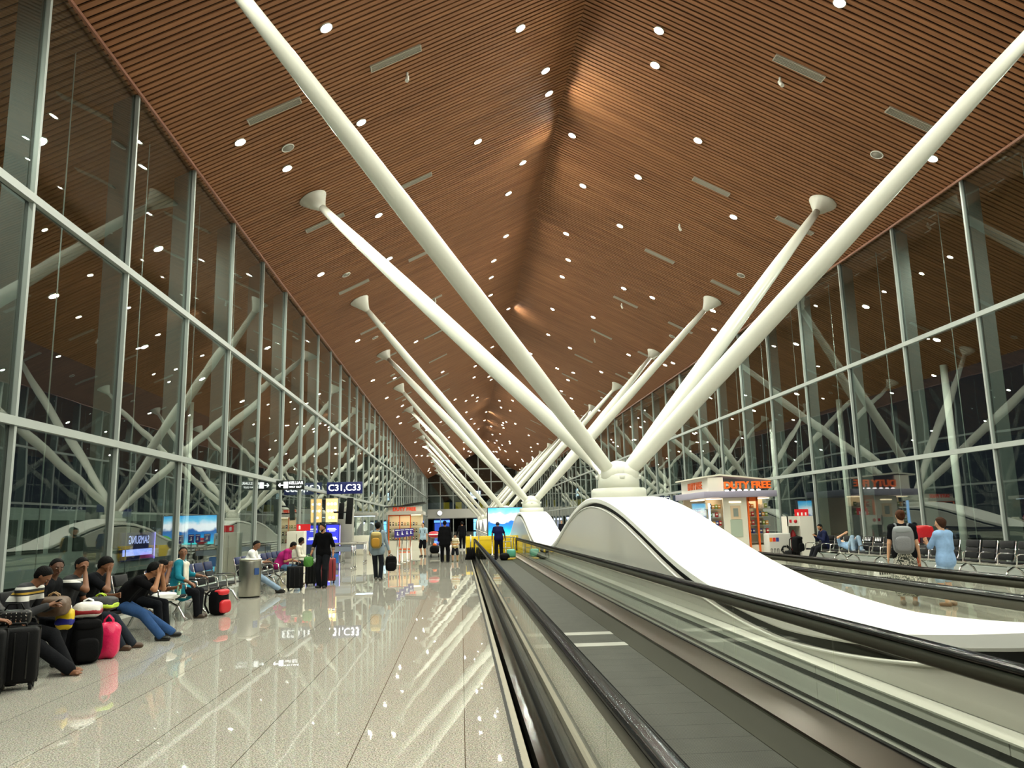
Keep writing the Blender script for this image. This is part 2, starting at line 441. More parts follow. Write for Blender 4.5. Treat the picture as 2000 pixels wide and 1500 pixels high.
# ------------------------------------------------------------------ moving walkways
def pallet_mat():
    m = bpy.data.materials.new('ribbed_pallet'); m.use_nodes = True; nt = m.node_tree; p = nt.nodes['Principled BSDF']
    N = nt.nodes.new; L = nt.links.new
    tc = N('ShaderNodeTexCoord'); sp = N('ShaderNodeSeparateXYZ'); L(tc.outputs['Object'], sp.inputs[0])
    def tri(o, pitch):
        d = N('ShaderNodeMath'); d.operation = 'PINGPONG'; d.inputs[1].default_value = pitch / 2; L(o, d.inputs[0]); return d.outputs[0]
    a = tri(sp.outputs['X'], .011); b = tri(sp.outputs['Y'], .4)
    lt = N('ShaderNodeMath'); lt.operation = 'LESS_THAN'; lt.inputs[1].default_value = .004; L(b, lt.inputs[0])
    g = N('ShaderNodeMath'); g.operation = 'LESS_THAN'; g.inputs[1].default_value = .0022; L(a, g.inputs[0])
    mm = N('ShaderNodeMath'); mm.operation = 'MAXIMUM'; L(lt.outputs[0], mm.inputs[0]); L(g.outputs[0], mm.inputs[1])
    w = N('ShaderNodeTexNoise'); w.inputs['Scale'].default_value = 2.2; L(tc.outputs['Object'], w.inputs['Vector'])
    r = N('ShaderNodeValToRGB'); r.color_ramp.elements[0].color = lin('43443e'); r.color_ramp.elements[1].color = lin('55564e'); L(w.outputs['Fac'], r.inputs['Fac'])
    mx = N('ShaderNodeMix'); mx.data_type = 'RGBA'; L(mm.outputs[0], mx.inputs[0]); L(r.outputs[0], mx.inputs[6]); mx.inputs[7].default_value = lin('1d1e1a')
    L(mx.outputs[2], p.inputs['Base Color']); p.inputs['Roughness'].default_value = .6; p.inputs['Specular IOR Level'].default_value = .06
    return m
M_pallet = pallet_mat()
def rail_pts(y0, y1, x, z):
    pts = [(x, y0, z)]
    n = int((y1 - y0) / 2)
    pts += [(x, y0 + (y1 - y0) * k / n, z) for k in range(1, n + 1)]
    for k in range(1, 9):
        a = PI * k / 8; pts.append((x, y1 + .3 * math.sin(a), z - .3 + .3 * math.cos(a)))
    return pts
def ribbon(mb, pts, w, h, mi=0, n=10):
    """flattened-oval section along a path in a plane of constant x"""
    vs = []; fs = []
    for i, p in enumerate(pts):
        p = Vector(p); t = (Vector(pts[min(i + 1, len(pts) - 1)]) - Vector(pts[max(i - 1, 0)])).normalized()
        sx = Vector((1, 0, 0)); up = sx.cross(t)
        for k in range(n):
            a = 2 * PI * k / n; c, s_ = math.cos(a), math.sin(a)
            vs.append(p + sx * (w / 2 * math.copysign(abs(c) ** .6, c)) + up * (h / 2 * math.copysign(abs(s_) ** .8, s_)))
    for i in range(len(pts) - 1):
        for k in range(n): fs.append((i * n + k, i * n + (k + 1) % n, (i + 1) * n + (k + 1) % n, (i + 1) * n + k))
    fs.append(tuple(range(n))[::-1]); fs.append(tuple((len(pts) - 1) * n + k for k in range(n)))
    mb.add(vs, fs, mi, True)
def walkway(xl, xr, label, y0=-14., y1=40.6):
    w = thing('moving_walkway', label, 'moving walkway', (0, 0, 0))
    px0, px1 = xl + .3, xr - .54
    mb = MB(); mb.box(((px0 + px1) / 2, (y0 + y1 + 1.2) / 2, -.07), (px1 - px0, y1 - y0 + 1.2, .1)); mb.build('pallet_belt', M_pallet, w)
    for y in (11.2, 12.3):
        if xl < 2: mb = MB(); mb.box(((px0 + px1) / 2, y, -.018), (px1 - px0, .3, .004)); mb.build('pale_pallet', mat('pale_pallet', '8c8c82', .6), w)['label'] = 'paler pallet'  # bands of paler colour laid across the belt
    mb = MB(); mb.box(((xl + xr) / 2, (y0 + y1) / 2, -.2), (xr - xl, y1 - y0 + 1.2, .14)); mb.build('pit', M_dark, w)
    for s, x, pe in ((-1, xl, px0), (1, xr, px1)):
        mb = MB(); x1 = x - s * (.32 if s > 0 else .19)
        mb.prism([(x - s * .02, .13), (x1, .09), (x1 - s * .01, .07), (pe, -.015), (pe - s * .002, -.05), (pe + s * .02, -.1), (x - s * .02, -.1)], 'y', y0, y1 + .4)
        mb.build('skirt', M_skirt, w)
        mb = MB(); mb.prism([(x - s * .012, .15), (x1 - s * .006, .105), (x1 - s * .006, .085), (x - s * .012, .13)], 'y', y0, y1 + .4); mb.build('inner_deck', M_deck, w)
        mb = MB(); xo = x + s * .15; mb.prism([(x + s * .02, .03), (xo, .012), (xo, -.1), (x + s * .02, -.1)], 'y', y0, y1 + .4); mb.build('outer_deck', M_odeck, w)
        mb = MB(); mb.box((x, (y0 + y1) / 2, .085), (.035, y1 - y0, .15)); mb.build('glass_clamp', M_black, w)
        L = 2.23; k = 0; y = y0
        while y < y1 - .2:
            ye = min(y + L - .012, y1)
            mb = MB(); mb.box((x, (y + ye) / 2, .43), (.014, ye - y, .64)); mb.build('glass_panel', M_bglass, w)
            y += L
        rp = rail_pts(y0, y1, x, .87)
        mb = MB(); ribbon(mb, [(p[0], p[1], p[2]) for p in rp], .095, .05); mb.build('handrail', M_rubber, w)
        gp = [(x, y0, .8)] + [(x, y0 + (y1 - y0) * k / 20, .8) for k in range(1, 21)] + [(x, y1 + .22 * math.sin(PI * k / 8), .58 + .22 * math.cos(PI * k / 8)) for k in range(1, 9)]
        mb = MB(); ribbon(mb, gp, .05, .1, n=8); mb.build('rail_guide', mat('guide_steel', '4a473b', .5, .5), w)
    mb = MB(); mb.box(((px0 + px1) / 2, y1 + 1., -.01), (px1 - px0, 1., .05)); mb.build('comb_plate', M_steel, w)
    return w
walkway(.66, 2.78, 'near moving walkway with black handrails and glass sides beside the open floor')
walkway(5.08, 6.55, 'far moving walkway beyond the white pods, beside the right-hand seats')
# stone strip and joint beside the walkway
mb = MB(); mb.box((.435, 13, -.03), (.05, 56, .062)); mb.build('trim_1', mat('strip', 'b9b2a2', .15), kind='structure')
mb = MB(); mb.box((.39, 13, -.03), (.03, 56, .0605)); mb.build('trim_2', M_dark, kind='structure')
mb = MB(); mb.box((6.83, 13, -.03), (.1, 56, .062)); mb.build('trim_3', mat('strip', 'b9b2a2', .15), kind='structure')
for x0, x1 in ((2.95, 3.0), (4.6, 5.1), (.42, 6.9)):
    pass
mb = MB(); mb.box((2.9, 13, -.03), (.3, 56, .05)); mb.box((4.78, 13, -.03), (.3, 56, .05)); mb.build('trim_4', M_plinth, kind='structure')

# ------------------------------------------------------------------ ceiling fittings
tilt = math.atan(SL)
def on_roof(x, off=0.):
    s = 1 if x > XC else -1
    return Matrix.Rotation(s * tilt, 4, 'Y'), Vector((-math.sin(s * tilt) * 1, 0, -math.cos(tilt))) * off
LIGHTS = [(-3.05, 17.25), (1.86, 20.73), (5.9, 20.63), (6.16, 22.19), (2.92, 23.75), (3.22, 25.4), (-2.81, 21.96), (.75, 26.58), (-5.81, 20.31), (-5.08, 22.68),
 (2.67, 30.25), (4.46, 28.39), (8.28, 25.0), (7.15, 29.17), (5.41, 31.98), (9.33, 16.88), (13.72, 20.69), (-3.0, 28.91), (2.23, 32.82), (5.43, 37.7), (10.76, 28.84),
 (2.43, 38.34), (1.93, 41.45), (5.96, 40.96), (-5.68, 32.02), (-3.04, 33.87), (-4.6, 12.2), (-5.2, -1), (-1.6, -2), (2.4, -1.5), (5.6, -2), (9.3, -1), (12.4, -2), (-4.9, -8), (-1.4, -9), (2.3, -8), (5.8, -9), (9.4, -8), (12.5, -9), (-5., -13), (2.2, -13), (9.4, -13), (-1.5, 11.), (2.2, 12.5), (5.6, 13.1), (9.4, 9.5), (12.2, 12.4), (-5.2, 6.), (-1.6, 4.), (2., 5.5), (6., 5.), (9.4, 4.), (12.6, 6.)]
rl = random.Random(11)
from_px = [(1220,563),(1273,580),(1160,619),(1228,692),(1300,713),(1316,709),(1393,642),(1071,653),(1114,679),(1088,719),(1110,742),(1096,763),(1098,540),(1081,604),(994,602),(927,715),(812,667),(699,664),(728,742),(770,738)]
LIGHTS += [(9.0,41.3),(10.4,40.7),(8.5,48.4),(11.6,52.7),(13.7,51.2),(13.9,50.0),(13.8,41.1),(6.6,57.0),(8.3,57.8),(8.3,65.8),(9.5,68.1),(9.6,73.7),(6.0,43.9),(6.2,50.6),(3.5,54.2),(1.4,69.6),(-2.8,50.7),(-5.7,44.1),(-6.1,55.6),(-4.8,58.3),(7.4,34.1),(13.0,38.7),(6.0,65.0),(1.9,44.4),(2.0,48.2),(-1.4,64.9),(1.4,75.1),(3.3,81.7),(1.4,86.0),(2.0,89.5),(-0.5,82.8),(0.7,87.6),(2.0,92.2),(4.8,94.8),(6.1,90.6),(5.2,99.1),(6.3,98.3),(0.8,97.2),(3.6,107.3),(-2.3,94.3),(1.5,106.4),(2.1,113.9),(3.6,116.3),(4.8,120.7),(6.1,111.3),(6.4,109.1),(6.1,113.9),(6.4,116.1),(7.5,106.9),(5.3,129.8),(6.3,124.6),(9.7,111.6),(5.0,141.8),(6.2,135.1),(6.1,139.7),(7.3,137.7),(8.0,128.1),(7.0,143.7),(7.3,145.9),(6.5,154.8),(7.0,152.3),(8.2,144.4),(9.8,136.7),(11.0,123.2),(11.5,127.2),(0.6,133.5),(0.7,146.3),(1.6,155.2),(2.1,160.3),(1.9,168.0),(9.4,157.0),(11.3,145.3),(11.6,147.4),(12.2,134.6),(-3.0,119.1),(-1.6,114.7),(-4.0,95.2),(-3.5,105.0),(-5.0,87.2),(-6.4,116.6),(-5.8,120.7),(-5.1,125.0),(-2.0,144.6),(-5.0,139.3),(-5.8,149.1),(-6.1,152.7),(-6.0,159.5),(12.3,165.0),(10.7,74.8),(11.6,80.2),(9.5,64.7)]
rl = random.Random(11)
for y in range(60, 170, 5):                      # the far end, where the photo shows a dense field of lamps
    for x in (-5.6, -2.9, .2, 2.6, 5.4, 8.2, 10.9, 13.4):
        q = (x + rl.uniform(-.5, .5), y + rl.uniform(-1.6, 1.6))
        if rl.random() < .3 and all((q[0] - a) ** 2 + (q[1] - b) ** 2 > 5 for a, b in LIGHTS): LIGHTS.append(q)
M_lamp = mat('lamp_glow', 'ffffff', emit='fdffee', es=LAMP)
def downlight(x, y):
    root = link('downlight', None); R, off = on_roof(x)
    mb = MB(); mb.lathe([(.14, .03), (.155, .0), (.16, -.03), (.135, -.03), (.13, .02)], n=20); mb.build('trim_ring', M_white, root)
    mb = MB(); n = 20; mb.add([(.13 * math.cos(2 * PI * k / n), .13 * math.sin(2 * PI * k / n), -.004) for k in range(n)], [tuple(range(n))[::-1]]); mb.build('lamp_face', M_lamp, root, recalc=False)
    return root
d0 = downlight(0, 0)
tag(d0, 'small round white downlight, lit, set flush in the slatted wood ceiling', 'ceiling light', 'downlights in the slatted ceiling')
first = True
OUTL = [(x, y) for y in range(10, 100, 7) for x in (-9.2, -12.2, 16.9, 19.8)]
for x, y in LIGHTS + OUTL:
    o = d0 if first else dup(d0); first = False
    s = 1 if x > XC else -1
    o.location = (x, y, roofz(x) - .012); o.rotation_euler = (0, s * tilt, 0)
    if x < XL or x > XR:
        o['label'] = 'round downlight under the roof edge outside the glass wall'; o['group'] = 'downlights outside the glass'
# linear air diffusers
def vent():
    root = link('ceiling_vent', None)
    mb = MB(); mb.box((0, -.13, 0), (1.5, .03, .05)); mb.box((0, .13, 0), (1.5, .03, .05)); mb.box((-.735, 0, 0), (.03, .24, .05)); mb.box((.735, 0, 0), (.03, .24, .05))
    mb.build('frame', mat('vent_frame', 'a9a294', .5), root)
    mb = MB(); mb.box((0, 0, .02), (1.44, .23, .01)); mb.build('backing', M_dark, root)
    mb = MB()
    for k in (-.07, -.02, .03, .08): mb.box((0, k, 0), (1.44, .018, .03))
    mb.build('slot_blades', mat('vent_frame', 'a9a294', .5), root)
    return root
v0 = vent(); tag(v0, 'grey slotted air diffuser let into the wood slats', 'air vent', 'linear diffusers in the ceiling'); first = True
for k in range(0, 12):
    for x in (-4.75, -1.6, 9.47, 12.54):
        o = v0 if first else dup(v0); first = False
        s = 1 if x > XC else -1
        o.location = (x, 19.6 + 7.86 * k, roofz(x) - .02); o.rotation_euler = (0, s * tilt, 0)
# round loudspeakers
mb = MB(); mb.lathe([(.17, .02), (.19, 0), (.19, -.025), (.17, -.025), (.165, -.012)], n=24); sp0 = link('ceiling_speaker', None)
mb.build('rim', M_white, sp0); mb = MB(); mb.lathe([(.165, 0), (.165, -.014)], n=24); mb.build('grille', mat('speaker_grille', '8f8a80', .7), sp0)
tag(sp0, 'round pale loudspeaker disc in the wood ceiling, unlit', 'loudspeaker', 'ceiling loudspeakers'); first = True
for k in range(6):
    for x in (-4.83, 12.6):
        o = sp0 if first else dup(sp0); first = False
        s = 1 if x > XC else -1
        o.location = (x, 21.6 + 11.8 * k, roofz(x) - .015); o.rotation_euler = (0, s * tilt, 0)
# small hanging spot projectors
sp = link('ceiling_projector', None)
mb = MB(); mb.tube([(0, 0, 0), (0, 0, -.12)], .035, 8); mb.build('stem', M_white, sp)
mb = MB(); mb.tube([(0, .05, -.1), (0, -.12, -.32)], .055, 12); mb.build('barrel', M_white, sp)
tag(sp, 'small white cylinder camera hanging below the wood ceiling', 'camera', 'white cylinders hanging from the ceiling'); first = True
for x, y in [(-1.36, 20.5), (9.22, 20.3), (9.35, 31.4), (9.35, 43.7), (-1.3, 43.2), (9.26, 52.6)]:
    o = sp if first else dup(sp); first = False
    o.location = (x, y, roofz(x) - .01)

# ------------------------------------------------------------------ lights: uplights added on the column collars to brighten the roof
for k in range(0, 7):
    for s in (-1, 1):
        u = thing('added_uplight', f'small lamp added to brighten the roof, on the collar of the {NAMES[k]} column, ' + ('left side' if s < 0 else 'right side'), 'added_uplight', (XC + s * .5, BY0 + BAY * k, 2.62), 0, 'lamps added on the columns')
        mb = MB(); mb.lathe([(.04, 0), (.05, .02), (.06, .1), (.055, .1)], n=12); mb.build('housing', M_white, u)
        l = bpy.data.lights.new('added_uplight_lamp', 'SPOT'); l.energy = UPL; l.color = (1, .94, .86); l.spot_size = 2.6; l.spot_blend = 1; l.shadow_soft_size = .05
        lo = link('added_uplight_lamp', l, u); lo.location = (0, 0, .16); lo.rotation_euler = (PI, -s * .5, 0)
# ================================================================== furniture and fittings
M_red = mat('red_plastic', 'c3202a', .4); M_orange = mat('orange_paint', 'e8641c', .4); M_cream = mat('cream_panel', 'ddd8c8', .45)
M_grey = mat('grey_panel', '9a988f', .5); M_yellow = mat('yellow_plastic', 'e3c012', .4); M_ink = mat('black_print', '141414', .6)
M_wp = mat('white_print', 'f5f5f5', .5); M_lit = mat('lit_white', 'ffffff', emit='ffffff', es=2.2); M_navy = mat('navy_sign', '101a52', .4, emit='101a66', es=.25)
M_warm = mat('warm_light', 'fff0d0', emit='ffe6bd', es=3.0); M_cool = mat('cool_light', 'dfeeff', emit='cfe6ff', es=3.0)
M_bluelit = mat('blue_lit_panel', '2a35c8', emit='3a3cf0', es=1.1); M_violet = mat('violet_strip', '8a7cff', emit='8a80ff', es=3.0)

# ---- benches -------------------------------------------------------
def seat_parts(root, y, blue, icon):
    rt = Matrix.Rotation(math.radians(-4), 3, 'Y')
    mb = MB(); mb.box((.02, y, .43), (.46, .52, .055), rot=rt, bev=.02); mb.build('seat', M_pad, root)
    rb = Matrix.Rotation(math.radians(-14), 3, 'Y')
    mb = MB(); mb.box((-.25, y, .60), (.045, .52, .27), rot=rb, bev=.018); mb.build('backrest', M_pad, root)
    mb = MB(); mb.box((-.305, y, .84), (.045, .52, .19), rot=rb, bev=.018); hp = mb.build('head_panel', M_blue if blue else M_pad, root)
    if icon:
        mb = MB()
        for k in (-.15, -.05, .05, .15):
            c = Vector((-.278, y + k, .84))
            mb.box(c + rb @ Vector((0, 0, -.01)), (.006, .045, .07), rot=rb); mb.box(c + rb @ Vector((0, 0, .05)), (.006, .03, .03), rot=rb, bev=.01)
        mb.box(Vector((-.27, y, .775)), (.006, .3, .016), rot=rb)
        o = mb.build('priority_symbols', M_wp, hp)
    for s in (-1, 1):
        yy = y + s * .275; fr = MB()
        fr.tube([(.24, yy, .40), (-.2, yy, .42), (-.26, yy, .55), (-.345, yy, .93)], .014, 8)
        fr.build('seat_frame', M_chrome, root)
def bench(y0, n, x, side, label, pitch=.66, blue=False, icons=(), table=False, grp='airport benches along the glass'):
    t = thing('airport_bench', label, 'bench', (x, y0, 0), 0 if side > 0 else PI, grp)
    sg = 1
    L = pitch * (n - 1)
    for k in range(n): seat_parts(t, sg * pitch * k, blue, k in icons)
    e0, e1 = -.3, L + .3 + (.55 if table else 0)
    mb = MB(); mb.box((-.02, sg * (e0 + e1) / 2, .36), (.07, e1 - e0, .05)); mb.build('beam', M_chrome, t)
    for yy in (.1, L - .1 if not table else L + .35):
        mb = MB(); mb.tube([(-.02, sg * yy, .35), (.16, sg * yy, .25), (.27, sg * yy, .06), (.33, sg * yy, .02)], .024, 8); mb.tube([(-.02, sg * yy, .35), (-.18, sg * yy, .24), (-.27, sg * yy, .06), (-.32, sg * yy, .02)], .024, 8)
        mb.build('leg', M_chrome, t)
    for k in range(n + 1):
        yy = sg * (pitch * k - pitch / 2)
        mb = MB(); mb.tube([(-.24, yy, .58), (-.2, yy, .64), (.12, yy, .655), (.2, yy, .63), (.235, yy, .41)], .016, 8); mb.build('armrest', M_chrome, t)
    if table:
        mb = MB(); mb.box((0, sg * (L + .62), .435), (.42, .5, .03), bev=.012); mb.build('side_table', M_pad, t)
    return t
BX = -5.4
bench(9.45, 5, BX, 1, 'black bench at lower left where men sit in a row among their bags')
bench(12.75, 3, BX, 1, 'black bench with a side table, where the two people in black hold their heads', table=True)
bench(15.45, 3, BX, 1, 'bench holding the woman in the teal tunic', blue=True)
bench(17.43, 3, BX, 1, 'empty blue-topped bench with end table beside the steel bin', blue=True, table=True)
bench(21.2, 4, BX, 1, 'bench behind the steel bin, holding the balding man in a white shirt', blue=True, icons=(2, 3))
bench(23.85, 4, BX, 1, 'bench under the man in the magenta shirt', blue=True)
RX = 13.05
bench(20.4, 4, RX, -1, 'black bench at the far right edge, empty, near the glass', .67)
bench(22.6, 3, RX, -1, 'black bench behind the boy in the pale blue shirt', .67)
bench(26.5, 4, RX, -1, 'black bench with white priority symbols on its backrests', .67, icons=(0, 1, 2))
bench(29.2, 4, RX, -1, 'black bench at right holding the seated man in navy', .67)

# ---- luggage -------------------------------------------------------
def suitcase(loc, rz, label, m, w=.42, d=.26, h=.56, handle=0., grp=None):
    t = thing('suitcase', label, 'suitcase', loc, rz, grp)
    mb = MB(); mb.box((0, 0, .07 + h / 2), (w, d, h), bev=.045)
    mb.build('shell', m, t)
    mb = MB()
    for k in (-.12, 0, .12): mb.box((k * w / .42, -d / 2 - .002, .07 + h / 2), (.02, .012, h * .82), bev=.004)
    mb.box((0, 0, .07 + h / 2), (w + .006, .012, h + .006)); mb.build('ribs_and_zip', mat('zip_black', '050505', .35), t)
    mb = MB(); mb.tube([(-.09, 0, h + .06), (-.08, 0, h + .105), (.08, 0, h + .105), (.09, 0, h + .06)], .013, 8); mb.build('grab_handle', M_black, t)
    if handle:
        mb = MB()
        for s in (-1, 1): mb.tube([(s * .085, d * .3, h + .05), (s * .085, d * .3, h + .07 + handle)], .009, 6)
        mb.box((0, d * .3, h + .08 + handle), (.21, .03, .035), bev=.01); mb.build('telescopic_handle', M_chrome, t)
    for sx in (-1, 1):
        for sy in (-1, 1):
            mb = MB(); mb.tube([(sx * (w / 2 - .05) - .014, sy * (d / 2 - .05), .036), (sx * (w / 2 - .05) + .014, sy * (d / 2 - .05), .036)], .035, 14); mb.box((sx * (w / 2 - .05), sy * (d / 2 - .05), .065), (.045, .05, .03))
            mb.build('wheel', M_black, t)
    return t
M_case = mat('black_case', '08080a', .6, bump=.15, bscale=90, spec=.15)
suitcase((-4.83, 9.3, 0), .35, 'black upright suitcase at lower left, beside the barefoot man', M_case, .44, .28, .58)
suitcase((-4.98, 8.93, 0), .3, 'black suitcase cut by the left edge, in front of its twin', M_case, .44, .28, .6)
suitcase((-4.42, 22.0, 0), .12, 'black suitcase with raised handle in front of the magenta-shirted man', M_case, .42, .26, .56, .2)
suitcase((-4.28, 23.5, 0), .1, 'slim black suitcase behind the green bag of the bearded man', M_case, .3, .26, .58)
suitcase((-3.95, 24.5, 0), .2, 'dark red upright suitcase behind the legs of the bearded man', mat('red_case', '7c1820', .45, bump=.15, bscale=60), .42, .3, .66)
def softbag(t, name, m, c, r, seed=0, e=.75, n=26, crease=.06, mi=0):
    """a stuffed bag: superellipsoid with creases"""
    rg = random.Random(seed); ph = [rg.uniform(0, 6) for _ in range(6)]
    vs = []; fs = []; h = n // 2 + 1
    P = lambda v, q: math.copysign(abs(v) ** q, v)
    for i in range(h):
        th = -PI / 2 + PI * i / (h - 1)
        for k in range(n):
            a = 2 * PI * k / n
            q = 1 + crease * (math.sin(3 * a + ph[0] + 2 * th) + .6 * math.sin(5 * a + ph[1] - 4 * th) + .5 * math.sin(7 * th + ph[2] + 2 * a))
            vs.append((c[0] + r[0] * P(math.cos(th), e) * P(math.cos(a), e) * q, c[1] + r[1] * P(math.cos(th), e) * P(math.sin(a), e) * q, c[2] + r[2] * P(math.sin(th), e) * (1 + crease * .5 * math.sin(4 * a + ph[3]))))
    for i in range(h - 1):
        for k in range(n): fs.append((i * n + k, i * n + (k + 1) % n, (i + 1) * n + (k + 1) % n, (i + 1) * n + k))
    mb = MB(); mb.add(vs, fs, 0, True); return mb.build(name, m, t)
def backpack(loc, rz, label, m, m2, w=.32, d=.2, h=.46, tiltx=0., straps=True, cat='backpack', extra=None):
    t = thing('backpack', label, cat, loc, rz); t.rotation_euler = (tiltx, 0, rz)
    softbag(t, 'body', m, (0, 0, h / 2), (w / 2, d / 2, h / 2), 3, .55, crease=.025)
    softbag(t, 'front_pocket', m2, (0, -d * .52, h * .33), (w * .38, d * .22, h * .25), 5, .55, crease=.03)
    softbag(t, 'top_flap', m2, (0, -d * .2, h * .86), (w * .44, d * .36, h * .12), 7, .6, crease=.03)
    if straps:
        for s in (-1, 1):
            mb = MB(); mb.tube([(s * w * .25, d * .4, h * .95), (s * w * .3, d * .8, h * .8), (s * w * .34, d * .85, h * .4), (s * w * .36, d * .45, h * .08)], .02, 8); mb.build('strap', M_black, t)
    mb = MB(); mb.tube([(-.05, 0, h * .98), (-.03, 0, h * 1.06), (.03, 0, h * 1.06), (.05, 0, h * .98)], .012, 8); mb.build('haul_loop', M_black, t)
    return t
M_blkfab = mat('black_fabric', '0a0a0c', .8, bump=.2, bscale=60, spec=.12)
M_pink = mat('pink_bag', 'd91f58', .3, bump=.5, bscale=18)
def shoppingbag(loc, rz, label, m, size, handles=M_wp, band=None, cat='bag'):
    t = thing('carrier_bag', label, cat, loc, rz)
    softbag(t, 'bag_body', m, (0, 0, size[2] / 2), (size[0] / 2, size[1] / 2, size[2] / 2), int(size[2] * 100), .6, crease=.06)
    if band: softbag(t, 'printed_band', band, (0, 0, size[2] * .38), (size[0] / 2 * 1.03, size[1] / 2 * 1.03, size[2] * .2), int(size[2] * 100), .5, crease=.05)
    for s in (-1, 1):
        mb = MB(); mb.tube([(-.06, s * .03, size[2] * .92), (-.05, s * .035, size[2] * 1.08), (0, s * .03, size[2] * 1.2), (.05, s * .035, size[2] * 1.08), (.06, s * .03, size[2] * .92)], .009, 6); mb.build('bag_handle', handles, t)
    return t
backpack((-4.82, 10.95, 0), .5, 'big black backpack standing on the floor by the pink bag', M_blkfab, M_blkfab, .36, .28, .56)
shoppingbag((-4.84, 10.98, .56), .3, 'white and red plastic carrier bag lying on the black backpack', mat('white_plastic', 'e9e6e2', .3, bump=.3, bscale=20), (.34, .24, .2), band=mat('red_print', '8f1c24', .35))
shoppingbag((-4.70, 11.3, 0), .2, 'bright pink plastic bag on the floor beside the black backpack', M_pink, (.3, .26, .46), M_pink)
shoppingbag((-4.95, 10.62, .46), .2, 'yellow and blue carton bag beside the barefoot man', mat('yellow_bag', 'd9b81c', .4), (.2, .18, .26), M_wp, band=mat('blue_print', '2b2c82', .4))
shoppingbag((-5.02, 10.45, .64), .1, 'brown holdall on the knees between the first two men', mat('brown_bag', '5a4433', .5, bump=.4, bscale=14), (.36, .3, .24), mat('tan_strap', '9a7a52', .5))
shoppingbag((-4.93, 11.55, .58), .1, 'black and neon yellow sports bag beside the man with a fist to his face', mat('sport_bag', '1d2023', .6), (.42, .3, .2), mat('neon', 'b8d832', .5), band=mat('neon', 'b8d832', .5))
shoppingbag((-5.35, 12.45, .46), .3, 'small red bag on the bench behind the man in jeans', M_red, (.22, .2, .2), M_black)
# the teal woman's cabin backpack
t = backpack((-4.75, 16.4, 0), 1.15, 'black backpack with red front on the floor beside the woman in teal', M_blkfab, M_red, .36, .28, .5)
# handbag at the left edge
t = thing('handbag', 'black handbag with silver studs on top of the suitcases', 'handbag', (-4.98, 9.5, .66), .4)
softbag(t, 'body', mat('black_leather', '0e0e0f', .35), (0, 0, .07), (.17, .07, .085), 2, .45, crease=.02)
mb = MB()
for i in range(6):
    for j in range(4): mb.ell((-.12 + i * .048, -.072, .02 + j * .034), (.008, .008, .008), 8)
mb.build('studs', M_chrome, t)
mb = MB(); mb.tube([(-.1, 0, .14), (-.06, 0, .22), (.06, 0, .22), (.1, 0, .14)], .01, 8); mb.build('handle', M_black, t)

# ---- litter bin, white cabinet, signs on the left -------------------
t = thing('litter_bin', 'round brushed-steel litter bin at the end of the blue-topped seats', 'litter bin', (-5.16, 20.3, 0))
mb = MB(); mb.lathe([(.255, .03), (.26, .05), (.26, .86), (.255, .88)], n=40); mb.build('drum', M_steel, t)
mb = MB(); mb.lathe([(.24, 0), (.24, .035)], n=32); mb.build('plinth', M_black, t)
mb = MB(); mb.lathe([(.265, .88), (.27, .9), (.25, .925), (.14, .93), (.13, .9)], n=40); mb.build('rim', M_steel, t)
mb = MB(); mb.lathe([(.13, .9), (.13, .905)], n=32); mb.build('mouth', M_dark, t)
mb = MB(); mb.box((.2, -.175, .62), (.13, .006, .16), rot=Matrix.Rotation(.85, 3, 'Z')); mb.build('blue_sticker', mat('sticker', '24457f', .4), t)
t = thing('fire_cabinet', 'plain pale cabinet against the left glass, behind the people on the bench', 'cabinet', (-6.0, 30, 0))
mb = MB(); mb.box((0, 0, .76), (.62, .5, 1.5), bev=.015); mb.build('body', M_cream, t)
mb = MB(); mb.box((.05, -.252, .76), (.01, .01, 1.3)); mb.build('door_gap', M_dark, t)
t = thing('fire_sign', 'small red fire extinguisher sign above the pale cabinet on the left', 'sign', (-5.78, 30.1, 1.52))
mb = MB(); mb.box((0, 0, .12), (.5, .03, .24)); mb.build('plate', mat('red_sign', 'c01c22', .4, emit='c01c22', es=.3), t)
mb = MB(); mb.lathe([(.03, .05), (.035, .06), (.035, .16), (.015, .19)], c=(-.14, -.02, 0), n=10); mb.build('extinguisher_symbol', M_wp, t)

def hang_sign(loc, w, h, label, body, size, m=M_navy, parts=None, brackets=True, cat='sign', bold=.006):
    t = thing('hanging_sign', label, cat, loc)
    mb = MB(); mb.box((0, 0, 0), (w, .12, h), bev=.01); mb.build('sign_box', m, t)
    if body: text('lettering', body, size, M_lit, t, (0, -.066, 0), FACE_CAM, bold=bold)
    if brackets:
        mb = MB()
        for s in (-1, 1): mb.box((-w / 2 - .04, 0, s * h * .3), (.12, .05, .05))
        mb.build('wall_bracket', M_alu, t)
    return t
hang_sign((-6.07, 42.5, 3.63), 1.84, .62, 'dark blue lit gate sign reading C31,C33 on the left glass', 'C31,C33', .47, bold=.004)
t = hang_sign((-6.5, 31.1, 3.25), 1.05, .36, 'dark exit sign with white arrow and pictogram, sticking out from the left glass', '', .3, m=mat('sign_black', '121a17', .4))
mb = MB(); mb.box((-.34, -.066, 0), (.16, .008, .03)); mb.box((-.4, -.066, .035), (.1, .008, .028), rot=Matrix.Rotation(-.8, 3, 'Y')); mb.box((-.4, -.066, -.035), (.1, .008, .028), rot=Matrix.Rotation(.8, 3, 'Y')); mb.build('arrow', M_lit, t)
mb = MB(); mb.box((-.16, -.066, 0), (.17, .008, .24), bev=.003); mb.build('pictogram', M_lit, t)
text('lettering', 'KELUAR', .15, M_lit, t, (.22, -.066, .07), FACE_CAM, bold=0); text('lettering', 'WAY OUT', .1, M_lit, t, (.2, -.066, -.08), FACE_CAM, bold=0)
hang_sign((13.05, 66, 3.25), 2.9, .6, 'dark gate sign reading C32,C34 on the right glass', 'C32,C34', .5, bold=0)
